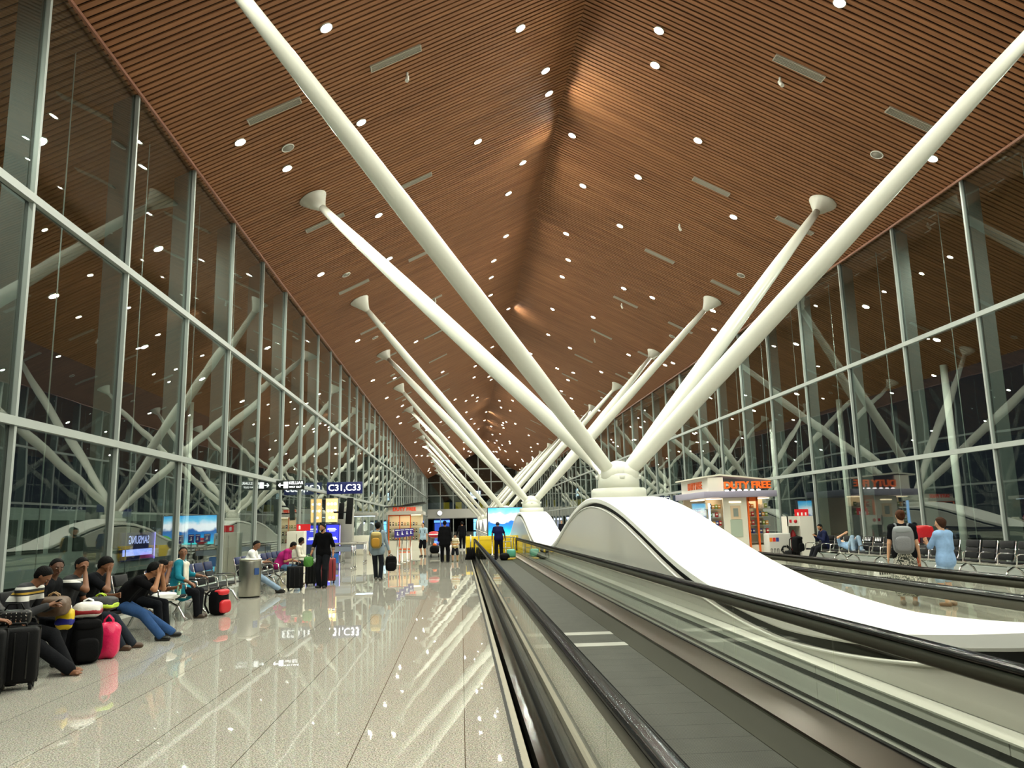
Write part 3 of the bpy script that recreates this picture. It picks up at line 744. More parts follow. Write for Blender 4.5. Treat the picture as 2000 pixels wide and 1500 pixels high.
# lit menu board and blue charging display
t = thing('menu_board', 'tall glowing orange and white board at the left glass, below the gate sign', 'display', (-6.72, 42.5, 1.86))
mb = MB(); mb.box((0, 0, .62), (.64, .1, 1.24), bev=.01); mb.build('casing', M_grey, t)
mb = MB(); mb.box((0, -.055, .62), (.6, .01, 1.2)); mb.build('screen', mat('menu_screen', 'ffcf8a', emit='ffc778', es=1.5), t)
for r, n_ in ((.95, 3), (.6, 3), (.25, 2)):
    for k in range(n_):
        mb = MB(); mb.lathe([(.07, 0), (.07, .006)], c=((k - (n_ - 1) / 2) * .18, -.06, r), n=16, M=Matrix.Rotation(PI / 2, 4, 'X')); mb.build('menu_disc', mat('menu_disc', 'f2f6ff', emit='eaf2ff', es=2.), t)
t = thing('charging_display', 'blue lit phone charging display below the orange board', 'display', (-6.6, 42.2, 0))
mb = MB(); mb.box((0, 0, .9), (.7, .3, 1.8), bev=.02); mb.build('cabinet', mat('navy_cabinet', '14165a', .35), t)
mb = MB(); mb.box((0, -.155, 1.25), (.62, .01, .95)); mb.build('screen', M_bluelit, t)
mb = MB()
for k, (w_, z_) in enumerate(((.4, 1.55), (.46, 1.5), (.3, 1.43), (.34, 1.1), (.4, 1.02))): mb.box((-.05 + .02 * k, -.162, z_), (w_, .006, .022 if k < 3 else .05))
mb.build('screen_lines', M_lit, t)
mb = MB(); mb.box((.37, -.1, .95), (.03, .06, 1.5)); mb.build('light_strip', M_violet, t)
# dark hanging monitors
for i, (x, y, z0, hh, lab) in enumerate(((-5.36, 39.2, 1.75, 1.25, 'tall black hanging monitor seen edge-on, right of the orange board'), (-5.95, 40.6, 2.0, .8, 'smaller black monitor bracketed behind the tall hanging one'))):
    t = thing('hanging_monitor', lab, 'monitor', (x, y, z0))
    mb = MB(); mb.box((0, 0, hh / 2), (.3 - i * .05, .14, hh), rot=Matrix.Rotation(.06, 3, 'Y'), bev=.02); mb.build('screen_box', M_black, t)
    mb = MB(); mb.box((-.4 + i * .15, .05, hh * .45), (.7 - i * .4, .05, .06)); mb.build('bracket', M_black, t)
# grey gate pier and baggage tables
t = thing('gate_pier', 'grey gate pillar standing at the left glass behind the monitors', 'pillar', (-6.1, 43.2, 0))
mb = MB(); mb.box((0, 0, 1.3), (.8, .6, 2.6), bev=.02); mb.build('body', M_grey, t)
mb = MB(); mb.box((0, -.31, 2.2), (.5, .02, .3)); mb.build('panel', M_alu, t)
def baggage_table(loc, label, w=.9, d=1.2, h=.98, blue=False):
    t = thing('steel_table', label, 'table', loc)
    mb = MB(); mb.box((0, 0, h), (w, d, .05), bev=.01); mb.build('table_top', M_steel, t)
    for sx in (-1, 1):
        for sy in (-1, 0, 1):
            mb = MB(); mb.tube([(sx * (w / 2 - .05), sy * (d / 2 - .05), .08), (sx * (w / 2 - .05), sy * (d / 2 - .05), h)], .022, 8); mb.ell((sx * (w / 2 - .05), sy * (d / 2 - .05), .045), (.045, .03, .045), 10); mb.build('leg', M_chrome, t)
    mb = MB(); mb.box((0, 0, h * .8), (w * .9, d * .9, .2)); mb.build('apron', mat('table_apron', '8f98a8', .4, .5), t)
    if blue: mb = MB(); mb.box((-w * .3, -d * .3, h * .45), (.3, .3, .36)); mb.build('blue_bin', mat('blue_bin', '1f5fb0', .4), t)
    return t
baggage_table((-4.62, 32.2, 0), 'steel inspection table on casters behind the bearded man', blue=True)
baggage_table((-4.9, 37.5, 0), 'farther steel table on casters by the gate counter', 1.1, 1.0, .9)
t = thing('gate_counter', 'pale gate counter with glass screens, left of the left-hand kiosk', 'counter', (-5.7, 47.5, 0))
mb = MB(); mb.box((0, 0, .55), (1.6, .8, 1.1), bev=.02); mb.build('desk', M_cream, t)
for k in (-.45, .35): mb = MB(); mb.box((k, -.1, 1.65), (.5, .03, 1.1)); mb.build('glass_screen', M_sglass, t)
mb = MB(); mb.box((0, 0, 2.3), (1.7, .9, .2), bev=.02); mb.build('canopy', M_grey, t)
mb = MB(); mb.box((0, -.2, 2.19), (1.4, .2, .02)); mb.build('canopy_light', M_cool, t)
# belt posts with purple signs
stn = thing('sign_stanchion', 'thin steel post with a purple sign in the row before the left kiosk', 'stanchion', (-2.7, 34.6, 0), 0, 'purple sign posts')
mb = MB(); mb.lathe([(.16, 0), (.16, .015), (.03, .03), (.025, 1.1), (.025, 1.12)], n=20); mb.build('post', M_steel, stn)
mb = MB(); mb.box((0, -.01, 1.3), (.26, .02, .36)); sgn = mb.build('sign_plate', mat('purple_sign', '35287e', .4), stn)
mb = MB(); mb.ell((0, -.025, 1.34), (.025, .005, .025), 8); mb.box((0, -.022, 1.26), (.05, .006, .09)); mb.box((.03, -.022, 1.23), (.08, .006, .02)); mb.build('person_symbol', M_wp, sgn)
mb = MB(); mb.box((0, -.022, 1.43), (.2, .006, .03)); mb.build('caption_bar', M_wp, sgn)
stn['label'] = 'first post of the row of purple signs, nearest the camera'
for k, (x, y) in enumerate(((-2.62, 36.2), (-2.5, 37.6), (-2.42, 39.2))):
    dup(stn, (x, y, 0), label=['second purple sign post in the row, counted from the front', 'third purple sign post in the row, counted from the front', 'last purple sign post, nearest the orange-framed kiosk'][k])

# ---- shops ---------------------------------------------------------
def product_row(xs, y, z, protos, rg, lab, grp):
    for x in xs:
        p = rg.choice(protos)
        if not p.get('used'): o = p; p['used'] = 1
        else: o = dup(p)
        o.location = (x, y, z)
PROD = []
for i, (nm, c, d) in enumerate((('product_box', 'b3262a', (.11, .1, .2)), ('product_box', 'c78a3a', (.12, .1, .17)), ('product_box', '4a3a2a', (.1, .1, .22)), ('product_box', '7a8f3a', (.11, .1, .18)), ('product_box', 'd8d0c0', (.1, .1, .16)), ('product_box', '2c3f7a', (.11, .1, .2)))):
    mb = MB(); mb.box((0, 0, d[2] / 2), d, bev=.008); mb.box((0, -d[1] / 2 - .001, d[2] * .55), (d[0] * .7, .003, d[2] * .3), mi=1)
    o = mb.build(nm, [mat('product_%d' % i, c, .4), mat('product_label', 'efe6cf', .5)])
    tag(o, 'packaged goods on the lit shelves of a duty free kiosk', 'packet', 'goods on the kiosk shelves'); PROD.append(o)
rg = random.Random(5)
def kiosk_right():
    t = thing('duty_free_kiosk', 'white and orange duty free kiosk on the right, behind the nearest pod', 'kiosk', (10.36, 33, 0))
    W, D = 2.6, 4.
    mb = MB(); mb.box((W / 2, D / 2, .25), (W, D, .5)); mb.build('base', M_cream, t)
    mb = MB(); mb.box((W / 2 - .05, D / 2 - .1, 2.6), (W + .5, D + .5, .26), bev=.02); mb.build('fascia', mat('fascia', '9a94a8', .4), t)
    mb = MB(); mb.box((.02, D / 2, 3.02), (.1, D, .6)); mb.box((.3, -.02, 3.02), (.65, .1, .6)); mb.build('parapet', mat('parapet', 'efe7da', .45), t)
    mb = MB(); pr = [(-.3, 3.36), (.5, 3.45), (1.4, 3.36), (2.7, 3.2), (2.7, 3.15), (1.4, 3.3), (.5, 3.38), (-.3, 3.3)]; mb.prism(pr, 'y', -.1, D); mb.build('canopy', M_cream, t)
    text('lettering', 'DUTY FREE', .42, M_orange, t, (-.045, D / 2 - .2, 3.02), (PI / 2, 0, -PI / 2), ext=.02, bold=.012)
    text('lettering', 'DUTY FREE', .4, mat('orange_letters', 'e8641c', emit='e8641c', es=.4), t, (1.62, -.15, 2.96), FACE_CAM, ext=.04, bold=.012)
    mb = MB()
    for k in range(6): mb.ell((.75 + .27 * k, -.12, 2.76), (.09, .05, .04), 10)
    mb.build('sign_lamps', mat('sign_lamp', 'ffffff', emit='ffeef4', es=4), t)
    mb = MB(); mb.box((1.08, -.0, 1.25), (1.0, .1, 2.4)); dr = mb.build('door', M_cream, t)
    mb = MB(); mb.box((1.08, -.06, 1.85), (.42, .02, .55)); mb.build('door_frame', mat('door_beige', 'd9bf9f', .45), dr)
    mb = MB(); mb.box((1.08, -.075, 1.85), (.2, .02, .34)); mb.build('door_window', mat('grey_glass', '8b938c', .2), dr)
    mb = MB(); mb.box((1.08, -.06, 1.2), (.5, .02, .7)); mb.build('door_panel', mat('pale_green', 'a9b5a4', .3), dr)
    mb = MB(); mb.box((1.08, -.06, 2.28), (.5, .02, .05)); mb.build('door_lamp', M_warm, dr)
    for x in (1.63, 2.02):
        mb = MB(); mb.box((x, -.04, 1.25), (.06, .1, 2.45)); mb.build('orange_upright', M_orange, t)
    mb = MB(); mb.box((1.82, -.04, 2.4), (.4, .1, .2)); mb.build('orange_header', M_orange, t)
    mb = MB(); mb.box((W / 2, D - .05, 1.3), (W, .1, 2.4)); mb.build('rear_wall', mat('inner_wall', 'e9dcc2', .5), t); mb = MB(); mb.box((W / 2, .75, 1.3), (W - .1, .05, 2.3)); mb.build('inner_wall', mat('inner_wall', 'e9dcc2', .5), t)
    for z in (.6, .95, 1.3, 1.65, 2.0):
        mb = MB(); mb.box((.27, .42, z), (.5, .55, .03)); mb.box((1.82, .4, z), (.34, .6, .03)); mb.box((2.35, .4, z), (.5, .6, .03)); mb.build('shelf', M_grey, t)
    mb = MB(); mb.box((.3, .3, 2.42), (.5, .6, .03)); mb.box((2.2, .35, 2.42), (.8, .6, .03)); mb.build('shelf_light', M_warm, t)
    mb = MB(); mb.box((.02, .1, 1.4), (.06, .1, 1.7)); mb.build('blue_light_strip', mat('blue_strip', 'bfe0ff', emit='8cc4ff', es=2.2), t)
    mb = MB(); mb.box((0, 1.5, 1.35), (.05, 2., 1.9)); mb.build('side_glass', M_sglass, t)
    mb = MB(); mb.box((.4, 2.0, 1.2), (.1, 2.2, 1.8)); mb.build('side_display', mat('inner_wall', 'e9dcc2', .5), t)
    mb = MB(); mb.box((.25, 2., 2.42), (.3, 2.2, .03)); mb.build('side_light', M_warm, t)
    for z in (.97, 1.32, 1.67, 2.02):
        product_row([10.36 + .1 + .13 * k for k in range(4)], 33.25, z, PROD, rg, '', '')
        product_row([10.36 + 1.75 + .14 * k for k in range(2)], 33.22, z, PROD, rg, '', '')
        product_row([10.36 + 2.2 + .14 * k for k in range(3)], 33.22, z, PROD, rg, '', '')
    for z in (1.4, 1.85):
        mb = MB(); mb.box((.2, 2., z), (.28, 2., .03)); mb.build('shelf', M_grey, t)
        for k in range(7): product_row([10.56], 34.2 + .27 * k, z + .016, PROD[:1] + PROD[4:5], rg, '', '')
kiosk_right()
def kiosk_left():
    t = thing('duty_free_kiosk', 'orange-framed glass kiosk on the left, at the far end of the benches', 'kiosk', (-4.75, 53, 0))
    W, D = 2.2, 3.
    mb = MB(); mb.box((W / 2, D / 2, .32), (W, D, .64)); mb.build('base', M_cream, t)
    mb = MB(); mb.box((W / 2, D / 2, 2.4), (W + .2, D + .3, .2)); mb.build('fascia', mat('fascia_grey', 'b9b3aa', .4), t)
    mb = MB(); mb.box((W / 2, .2, 2.66), (W, .2, .34)); mb.build('sign_board', mat('parapet', 'efe7da', .45), t)
    text('lettering', 'DUTY FREE', .3, mat('red_letters', 'd8401a', emit='d8401a', es=.5), t, (W / 2 - .05, .08, 2.66), FACE_CAM, ext=.02, bold=.01)
    mb = MB(); pr = [(-.2, 2.86), (.8, 2.9), (1.6, 3.05), (2.4, 3.12), (2.4, 3.05), (1.6, 2.97), (.8, 2.83), (-.2, 2.79)]; mb.prism(pr, 'y', -.2, D); mb.build('canopy', M_dark, t)
    for x in (.02, .72, 1.42): mb = MB(); mb.box((x + .03, 0, 1.3), (.06, .08, 2.1)); mb.build('orange_upright', M_orange, t)
    mb = MB(); mb.box((.75, 0, 2.27), (1.45, .08, .08)); mb.box((1.08, 0, .1), (.7, .1, .08)); mb.build('orange_rail', M_orange, t)
    mb = MB(); mb.box((W / 2, 1.2, 1.4), (W, .05, 1.9)); mb.build('inner_wall', mat('inner_wall', 'e9dcc2', .5), t)
    mb = MB(); mb.box((W / 2, .5, 2.28), (W - .2, .8, .03)); mb.build('shelf_light', M_warm, t)
    for z in (.68, 1.15, 1.6): mb = MB(); mb.box((W / 2, .6, z), (W - .1, .8, .03)); mb.build('shelf', M_grey, t)
    mb = MB(); mb.box((1.82, -.02, 1.45), (.7, .03, 1.6)); mb.build('window_glass', M_sglass, t)
    for z in (.7, 1.17, 1.62):
        product_row([-4.75 + .12 + .19 * k for k in range(10)], 53.3, z, PROD, rg, '', '')
kiosk_left()
# recycling bin, hose cabinet
t = thing('recycling_bin', 'grey recycling bin with black arrows and coloured stickers, right of the kiosk', 'recycling bin', (12.35, 31, 0))
mb = MB(); mb.box((0, 0, .5), (.9, .55, 1.0), bev=.05); mb.build('body', mat('bin_grey', 'bdb9b2', .45), t)
mb = MB()
for k in range(3):
    a = 2 * PI * k / 3 + PI / 2; R = Matrix.Rotation(-(a - PI / 2), 3, 'Y')
    c = Vector((.2, -.279, .36)) + R @ Vector((0, 0, .13)); mb.box(c + R @ Vector((-.03, 0, 0)), (.14, .006, .07), rot=R)
    vs = [c + R @ Vector(v) for v in ((.05, -.003, .075), (.05, -.003, -.075), (.14, -.003, 0), (.05, .003, .075), (.05, .003, -.075), (.14, .003, 0))]; mb.add(vs, [(0, 1, 2), (3, 5, 4)])
    c2 = Vector((.2, -.279, .36)) + R @ Vector((-.13, 0, .06)); mb.box(c2, (.07, .006, .14), rot=R @ Matrix.Rotation(.5, 3, 'Y'))
mb.build('recycling_arrows', M_ink, t)
for k, c in enumerate(('e8842c', 'd8322c', '2c3a8a')):
    mb = MB(); mb.box((-.36 + .13 * k, -.278, .76), (.11, .006, .15)); mb.build('sticker', mat('bin_sticker_%d' % k, c, .4), t)
mb = MB()
for k in range(3):
    for s in (-1, 1): mb.box((-.36 + .13 * k + s * .03, -.278, .3), (.018, .006, .22))
    mb.box((-.36 + .13 * k, -.278, .41), (.06, .006, .025))
mb.build('bottle_symbols', M_ink, t)
t = thing('hose_cabinet', 'tall white fire cabinet with red symbols, beside the recycling bin', 'cabinet', (13.25, 31.2, 0))
mb = MB(); mb.box((.3, 0, .82), (.55, .6, 1.64)); mb.box((-.22, .25, .82), (.5, .1, 1.64)); mb.box((-.22, 0, 1.45), (.5, .5, .38)); mb.box((-.45, 0, .82), (.05, .5, 1.64)); mb.box((-.22, 0, .06), (.5, .5, .12)); mb.build('body', mat('cabinet_white', 'e2ddd2', .45), t)
mb = MB(); mb.lathe([(.05, .12), (.1, .14), (.1, .9), (.06, 1.0), (.03, 1.06)], c=(-.14, .05, .05), n=20); mb.build('red_extinguisher', M_red, t)
mb = MB(); mb.box((-.33, -.255, 1.45), (.09, .006, .12)); mb.lathe([(.07, 0), (.07, .006)], c=(-.13, -.252, 1.44), n=16, M=Matrix.Rotation(PI / 2, 4, 'X')); mb.build('red_symbols', M_red, t)
mb = MB(); mb.box((-.2, -.24, .7), (.42, .012, 1.1)); mb.build('glass_door', M_sglass, t)
# sign and lit stand behind the right-hand seats
t = thing('notice_sign', 'small red notice with white marks on top of the white fire cabinet', 'sign', (13.5, 31.2, 1.64))
mb = MB(); mb.box((0, 0, .12), (.55, .03, .3)); mb.build('plate', mat('red_sign', 'c01c22', .4), t)
mb = MB()
for k in range(3): mb.box((-.16 + .16 * k, -.02, .08), (.06, .006, .12))
mb.build('white_marks', M_wp, t)
# ---- billboard on the valley between two pods ------------------------
def sea_mat():
    m = bpy.data.materials.new('seascape_screen'); m.use_nodes = True; nt = m.node_tree; p = nt.nodes['Principled BSDF']; N = nt.nodes.new; L = nt.links.new
    tc = N('ShaderNodeTexCoord'); sp_ = N('ShaderNodeSeparateXYZ'); L(tc.outputs['Object'], sp_.inputs[0])
    nz = N('ShaderNodeTexNoise'); nz.inputs['Scale'].default_value = 1.3; L(tc.outputs['Object'], nz.inputs['Vector'])
    ma = N('ShaderNodeMath'); ma.operation = 'MULTIPLY_ADD'; L(nz.outputs['Fac'], ma.inputs[0]); ma.inputs[1].default_value = .9; ma.inputs[2].default_value = -.45
    ad = N('ShaderNodeMath'); ad.operation = 'ADD'; L(sp_.outputs['Z'], ad.inputs[0]); L(ma.outputs[0], ad.inputs[1])
    mr = N('ShaderNodeMapRange'); mr.inputs[1].default_value = 0; mr.inputs[2].default_value = 2.05; L(ad.outputs[0], mr.inputs[0])
    r = N('ShaderNodeValToRGB'); e = r.color_ramp.elements
    for k, (po, c) in enumerate(((0, '4fd8d0'), (.12, '12b0d8'), (.3, '0a7fc8'), (.44, '1c5fa8'), (.5, 'f4fbff'), (.66, 'f8fcff'), (.8, '7fd4f4'), (1, '2aa6e8'))):
        el = e[k] if k < 2 else e.new(po)
        el.position = po; el.color = lin(c)
    L(mr.outputs[0], r.inputs['Fac'])
    gx = N('ShaderNodeVectorMath'); gx.operation = 'DISTANCE'; gx.inputs[1].default_value = (1.7, 0, .15); L(tc.outputs['Object'], gx.inputs[0])
    lt = N('ShaderNodeMath'); lt.operation = 'LESS_THAN'; lt.inputs[1].default_value = .55; L(gx.outputs['Value'], lt.inputs[0])
    mx = N('ShaderNodeMix'); mx.data_type = 'RGBA'; L(lt.outputs[0], mx.inputs[0]); L(r.outputs[0], mx.inputs[6]); mx.inputs[7].default_value = lin('4f9a3c')
    p.inputs['Base Color'].default_value = (0, 0, 0, 1); L(mx.outputs[2], p.inputs['Emission Color']); p.inputs['Emission Strength'].default_value = 2.2
    return m
t = thing('video_billboard', 'large bright seascape screen standing behind the second pod', 'billboard', (3.62, 55.8, .7))
mb = MB(); mb.box((0, 0, 1.0), (3.66, .25, 2.0), bev=.02); mb.build('casing', mat('billboard_frame', '4a4448', .4), t)
o = MB().box((0, 0, 1.0), (3.5, .02, 1.9)).build('screen', sea_mat(), t); o.location = (0, -.13, 0)

# ---- works on the walkway -------------------------------------------
bar = thing('yellow_barrier', 'yellow plastic barrier board closing the walkway end, left one', 'barrier', (.56, 41.9, .1), 0, 'yellow barriers')
mb = MB(); mb.box((0, 0, .52), (.66, .06, .92), bev=.025); mb.box((0, -.035, .3), (.6, .012, .04)); mb.box((0, -.035, .78), (.6, .012, .04)); mb.build('board', M_yellow, bar)
mb = MB(); mb.box((-.26, 0, .03), (.08, .4, .06)); mb.box((.26, 0, .03), (.08, .4, .06)); mb.build('feet', M_black, bar)
bar.location = (.56, 42.4, 0)
for k, (x, lab) in enumerate(((1.26, 'yellow barrier board in the middle of the row closing the walkway'), (1.96, 'yellow barrier board at right of the row, behind the worker'), (2.66, 'yellow barrier board at the end, by the walkway rail'))): dup(bar, (x, 42.4, 0), label=lab)
t = thing('broom_bundle', 'bundle of black-bristled brooms leaning at the walkway end', 'brooms', (.42, 37.6, 0))
mb = MB()
for k in range(5): mb.tube([(-.16 + .08 * k, .02 * (k % 2), .55), (-.14 + .08 * k, -.03, .3), (-.2 + .1 * k, -.08, .0)], [.035, .05, .07], 8)
mb.build('bristles', M_blkfab, t)
mb = MB(); mb.tube([(0, .0, .5), (.02, .1, 1.12)], .03, 10); mb.build('handle', M_steel, t)
t = thing('cleaning_machine', 'green and black floor cleaning machine in front of the worker', 'machine', (2.05, 36.6, -.02))
softbag(t, 'brush_head', M_blkfab, (-.12, -.1, .16), (.22, .24, .16), 4, .7)
mb = MB(); mb.box((.2, .1, .3), (.4, .4, .34), bev=.06); mb.build('motor_housing', mat('machine_green', '4f9a84', .4), t)
mb = MB(); mb.tube([(.32, .15, .4), (.34, .3, 1.0)], .022, 8); mb.tube([(.2, .3, 1.0), (.48, .3, 1.0)], .02, 8); mb.build('handle_pole', M_chrome, t)
mb = MB(); mb.box((.15, .05, .06), (.6, .6, .08), bev=.02); mb.build('chassis', mat('machine_yellow', 'b8982a', .4), t)
t = thing('steel_trolley', 'steel tool trolley with shelves beyond the cleaning worker', 'trolley', (2.1, 39.6, -.02))
for z in (.15, .45, .75, .95): mb = MB(); mb.box((0, 0, z), (.7, .45, .03)); mb.build('shelf', M_steel, t)
for sx in (-1, 1):
    for sy in (-1, 1): mb = MB(); mb.tube([(sx * .33, sy * .2, 0), (sx * .33, sy * .2, 1.0)], .015, 8); mb.build('post', M_steel, t)
t = thing('luggage_trolley', 'luggage trolley beside the man in the black suit', 'trolley', (-1.35, 41.5, 0))
mb = MB(); mb.box((0, 0, .18), (.5, .8, .04)); mb.build('deck', M_steel, t)
mb = MB()
for s in (-1, 1): mb.tube([(s * .22, .38, .18), (s * .22, .42, .95)], .018, 8)
mb.tube([(-.24, .42, .96), (.24, .42, .96)], .025, 8); mb.build('handle_frame', M_steel, t)
for sx in (-1, 1):
    for sy in (-1, 1): mb = MB(); mb.tube([(sx * .2 - .02, sy * .33, .07), (sx * .2 + .02, sy * .33, .07)], .07, 14); mb.build('wheel', M_black, t)
t = thing('holdall', 'black holdall with an orange top on the luggage trolley', 'bag', (-1.35, 41.4, .2))
softbag(t, 'body', M_blkfab, (0, 0, .19), (.24, .33, .19), 6, .6); softbag(t, 'top', M_orange, (0, 0, .42), (.1, .18, .08), 6, .7)
t = thing('parcel', 'red and white striped round parcel above the luggage trolley', 'parcel', (-1.4, 41.75, .96))
softbag(t, 'body', mat('parcel_red', 'c32434', .4), (0, 0, .17), (.28, .2, .16), 9, .8, crease=.02); softbag(t, 'white_band', M_wp, (0, 0, .17), (.285, .205, .05), 9, .7, crease=.02)
# ---- far end furniture ------------------------------------------------
t = thing('wall_clock', 'oval white clock on the beam at the far end of the hall', 'clock', (-4.5, Y1 - .1, 3.95))
mb = MB(); mb.lathe([(.55, 0), (.55, .14), (.5, .16)], n=28, M=Matrix.Rotation(PI / 2, 4, 'X')); mb.build('case', M_dark, t)
mb = MB(); mb.lathe([(.48, .161), (.48, .17)], n=28, M=Matrix.Rotation(PI / 2, 4, 'X')); mb.build('dial', M_lit, t)
t = thing('mezzanine_balustrade', 'yellow and grey chequered balustrade on the upper floor at the far end', 'balustrade', (2., Y1 + 2, 4.7))
for k in range(14): mb = MB(); mb.box((-9 + 1.3 * k, 0, .75), (1.28, .1, 1.5)); mb.build('panel', M_yellow if k % 2 and k > 2 else mat('slate_panel', '4a5068', .5), t)
t = thing('upper_screen', 'glowing screen on the upper floor at the far end', 'screen', (3.2, Y1 + 4, 6.6))
mb = MB(); mb.box((0, 0, 1.2), (3.0, .2, 2.2)); mb.build('casing', mat('navy_cabinet', '14165a', .35), t); mb = MB(); mb.box((0, -.12, 1.2), (2.2, .03, 1.6)); mb.build('display', M_cool, t)
for k, (x, c, e, lab) in enumerate(((-4.2, '3050d0', '4a7cff', 'blue lit shopfront at left under the far white beam'), (3.2, '8fd0ff', '6cc0ff', 'pale blue glowing column under the far white beam'), (7.5, 'e8ecff', 'd8e0ff', 'white lit shopfront under the far beam, right of the blue column'))):
    t = thing('shopfront', lab, 'shop', (x, Y1 + 6, 0))
    mb = MB(); mb.box((0, 0, 1.4), (4.0 if k != 1 else 1.2, .4, 2.7)); mb.build('frame', mat('shop_dark', '20222c', .4), t)
    mb = MB(); mb.box((0, -.22, 2.2), (3.4 if k != 1 else .9, .05, .5 if k != 1 else .6)); mb.build('sign', mat('shop_sign_%d' % k, c, emit=e, es=3), t)
    mb = MB(); mb.box((0, -.22, 1.0), (3.2 if k != 1 else .9, .05, 1.6)); mb.build('window', mat('shop_win_%d' % k, c, emit=e, es=.5 if k != 1 else 2.5), t)
# ---- boarding gallery outside the left glass
t = thing('boarding_gallery', 'long pale boarding gallery outside the left glass', 'gallery', (-19.5, 30, -3.5))
mb = MB(); mb.box((0, 0, 4.6), (3, 44, 3.2)); mb.build('shell', mat('gallery_shell', '8c958e', .5), t)
mb = MB()
for k in range(20): mb.box((1.52, -20.5 + 2.15 * k, 5.0), (.06, 1.6, 1.4))
mb.build('gallery_windows', mat('gallery_glass', '2a332f', .15), t)
for k in (-18, 0, 18): mb = MB(); mb.tube([(0, k, 0), (0, k, 3.)], .3, 12); mb.build('support', M_grey, t)
t = thing('sign_reflection', 'reflection of a blue lit sign, modelled as an object with reversed white lettering beyond the left glass', 'sign', (-17.85, 46, .2))  # solid stand-in for a mirror image seen in the left glass
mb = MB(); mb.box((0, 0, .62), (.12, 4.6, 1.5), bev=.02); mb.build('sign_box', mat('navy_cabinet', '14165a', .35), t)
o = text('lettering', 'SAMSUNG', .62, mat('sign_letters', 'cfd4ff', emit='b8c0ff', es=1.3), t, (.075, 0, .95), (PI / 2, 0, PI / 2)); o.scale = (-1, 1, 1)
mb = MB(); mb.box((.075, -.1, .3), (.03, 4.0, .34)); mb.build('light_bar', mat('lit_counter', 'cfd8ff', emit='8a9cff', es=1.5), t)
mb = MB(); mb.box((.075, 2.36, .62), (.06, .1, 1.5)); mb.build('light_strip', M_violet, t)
# ================================================================== people
V = lambda *a: np.array(a, float)
def nrm(v): return v / (np.linalg.norm(v) + 1e-9)
def surface_nets(Fv, org, h):
    s = Fv < 0; nx, ny, nz = Fv.shape
    c = np.zeros((nx - 1, ny - 1, nz - 1), np.int8)
    offs = [(i, j, k) for i in (0, 1) for j in (0, 1) for k in (0, 1)]
    for i, j, k in offs: c += s[i:nx - 1 + i, j:ny - 1 + j, k:nz - 1 + k]
    act = (c > 0) & (c < 8)
    idx = np.argwhere(act); n = len(idx)
    vals = np.stack([Fv[idx[:, 0] + i, idx[:, 1] + j, idx[:, 2] + k] for i, j, k in offs], 1)
    acc = np.zeros((n, 3)); cnt = np.zeros(n)
    for a in range(8):
        for b in range(a + 1, 8):
            d = np.array(offs[b]) - np.array(offs[a])
            if np.abs(d).sum() != 1: continue
            va, vb = vals[:, a], vals[:, b]; m = (va < 0) != (vb < 0)
            t = np.where(m, va / np.where(m, va - vb, 1), 0)
            acc[m] += (np.array(offs[a]) + t[:, None] * d)[m]; cnt[m] += 1
    vs = org + (idx + acc / cnt[:, None]) * h
    num = -np.ones(act.shape, np.int64); num[act] = np.arange(n)
    Q = []
    for ax in range(3):
        sl0 = [slice(None)] * 3; sl1 = [slice(None)] * 3; sl0[ax] = slice(0, -1); sl1[ax] = slice(1, None)
        a, b = s[tuple(sl0)], s[tuple(sl1)]
        e = np.argwhere(a != b)
        o1, o2 = [(1, 2), (2, 0), (0, 1)][ax]
        ok = (e[:, o1] > 0) & (e[:, o2] > 0) & (e[:, o1] < Fv.shape[o1] - 1) & (e[:, o2] < Fv.shape[o2] - 1); e = e[ok]
        ins = a[e[:, 0], e[:, 1], e[:, 2]]
        def cell(d1, d2):
            q = e.copy(); q[:, o1] -= d1; q[:, o2] -= d2; return num[q[:, 0], q[:, 1], q[:, 2]]
        q = np.stack([cell(1, 1), cell(0, 1), cell(0, 0), cell(1, 0)], 1)
        q[~ins] = q[~ins][:, ::-1]; Q.append(q)
    Q = np.concatenate(Q); return vs, Q[(Q >= 0).all(1)]

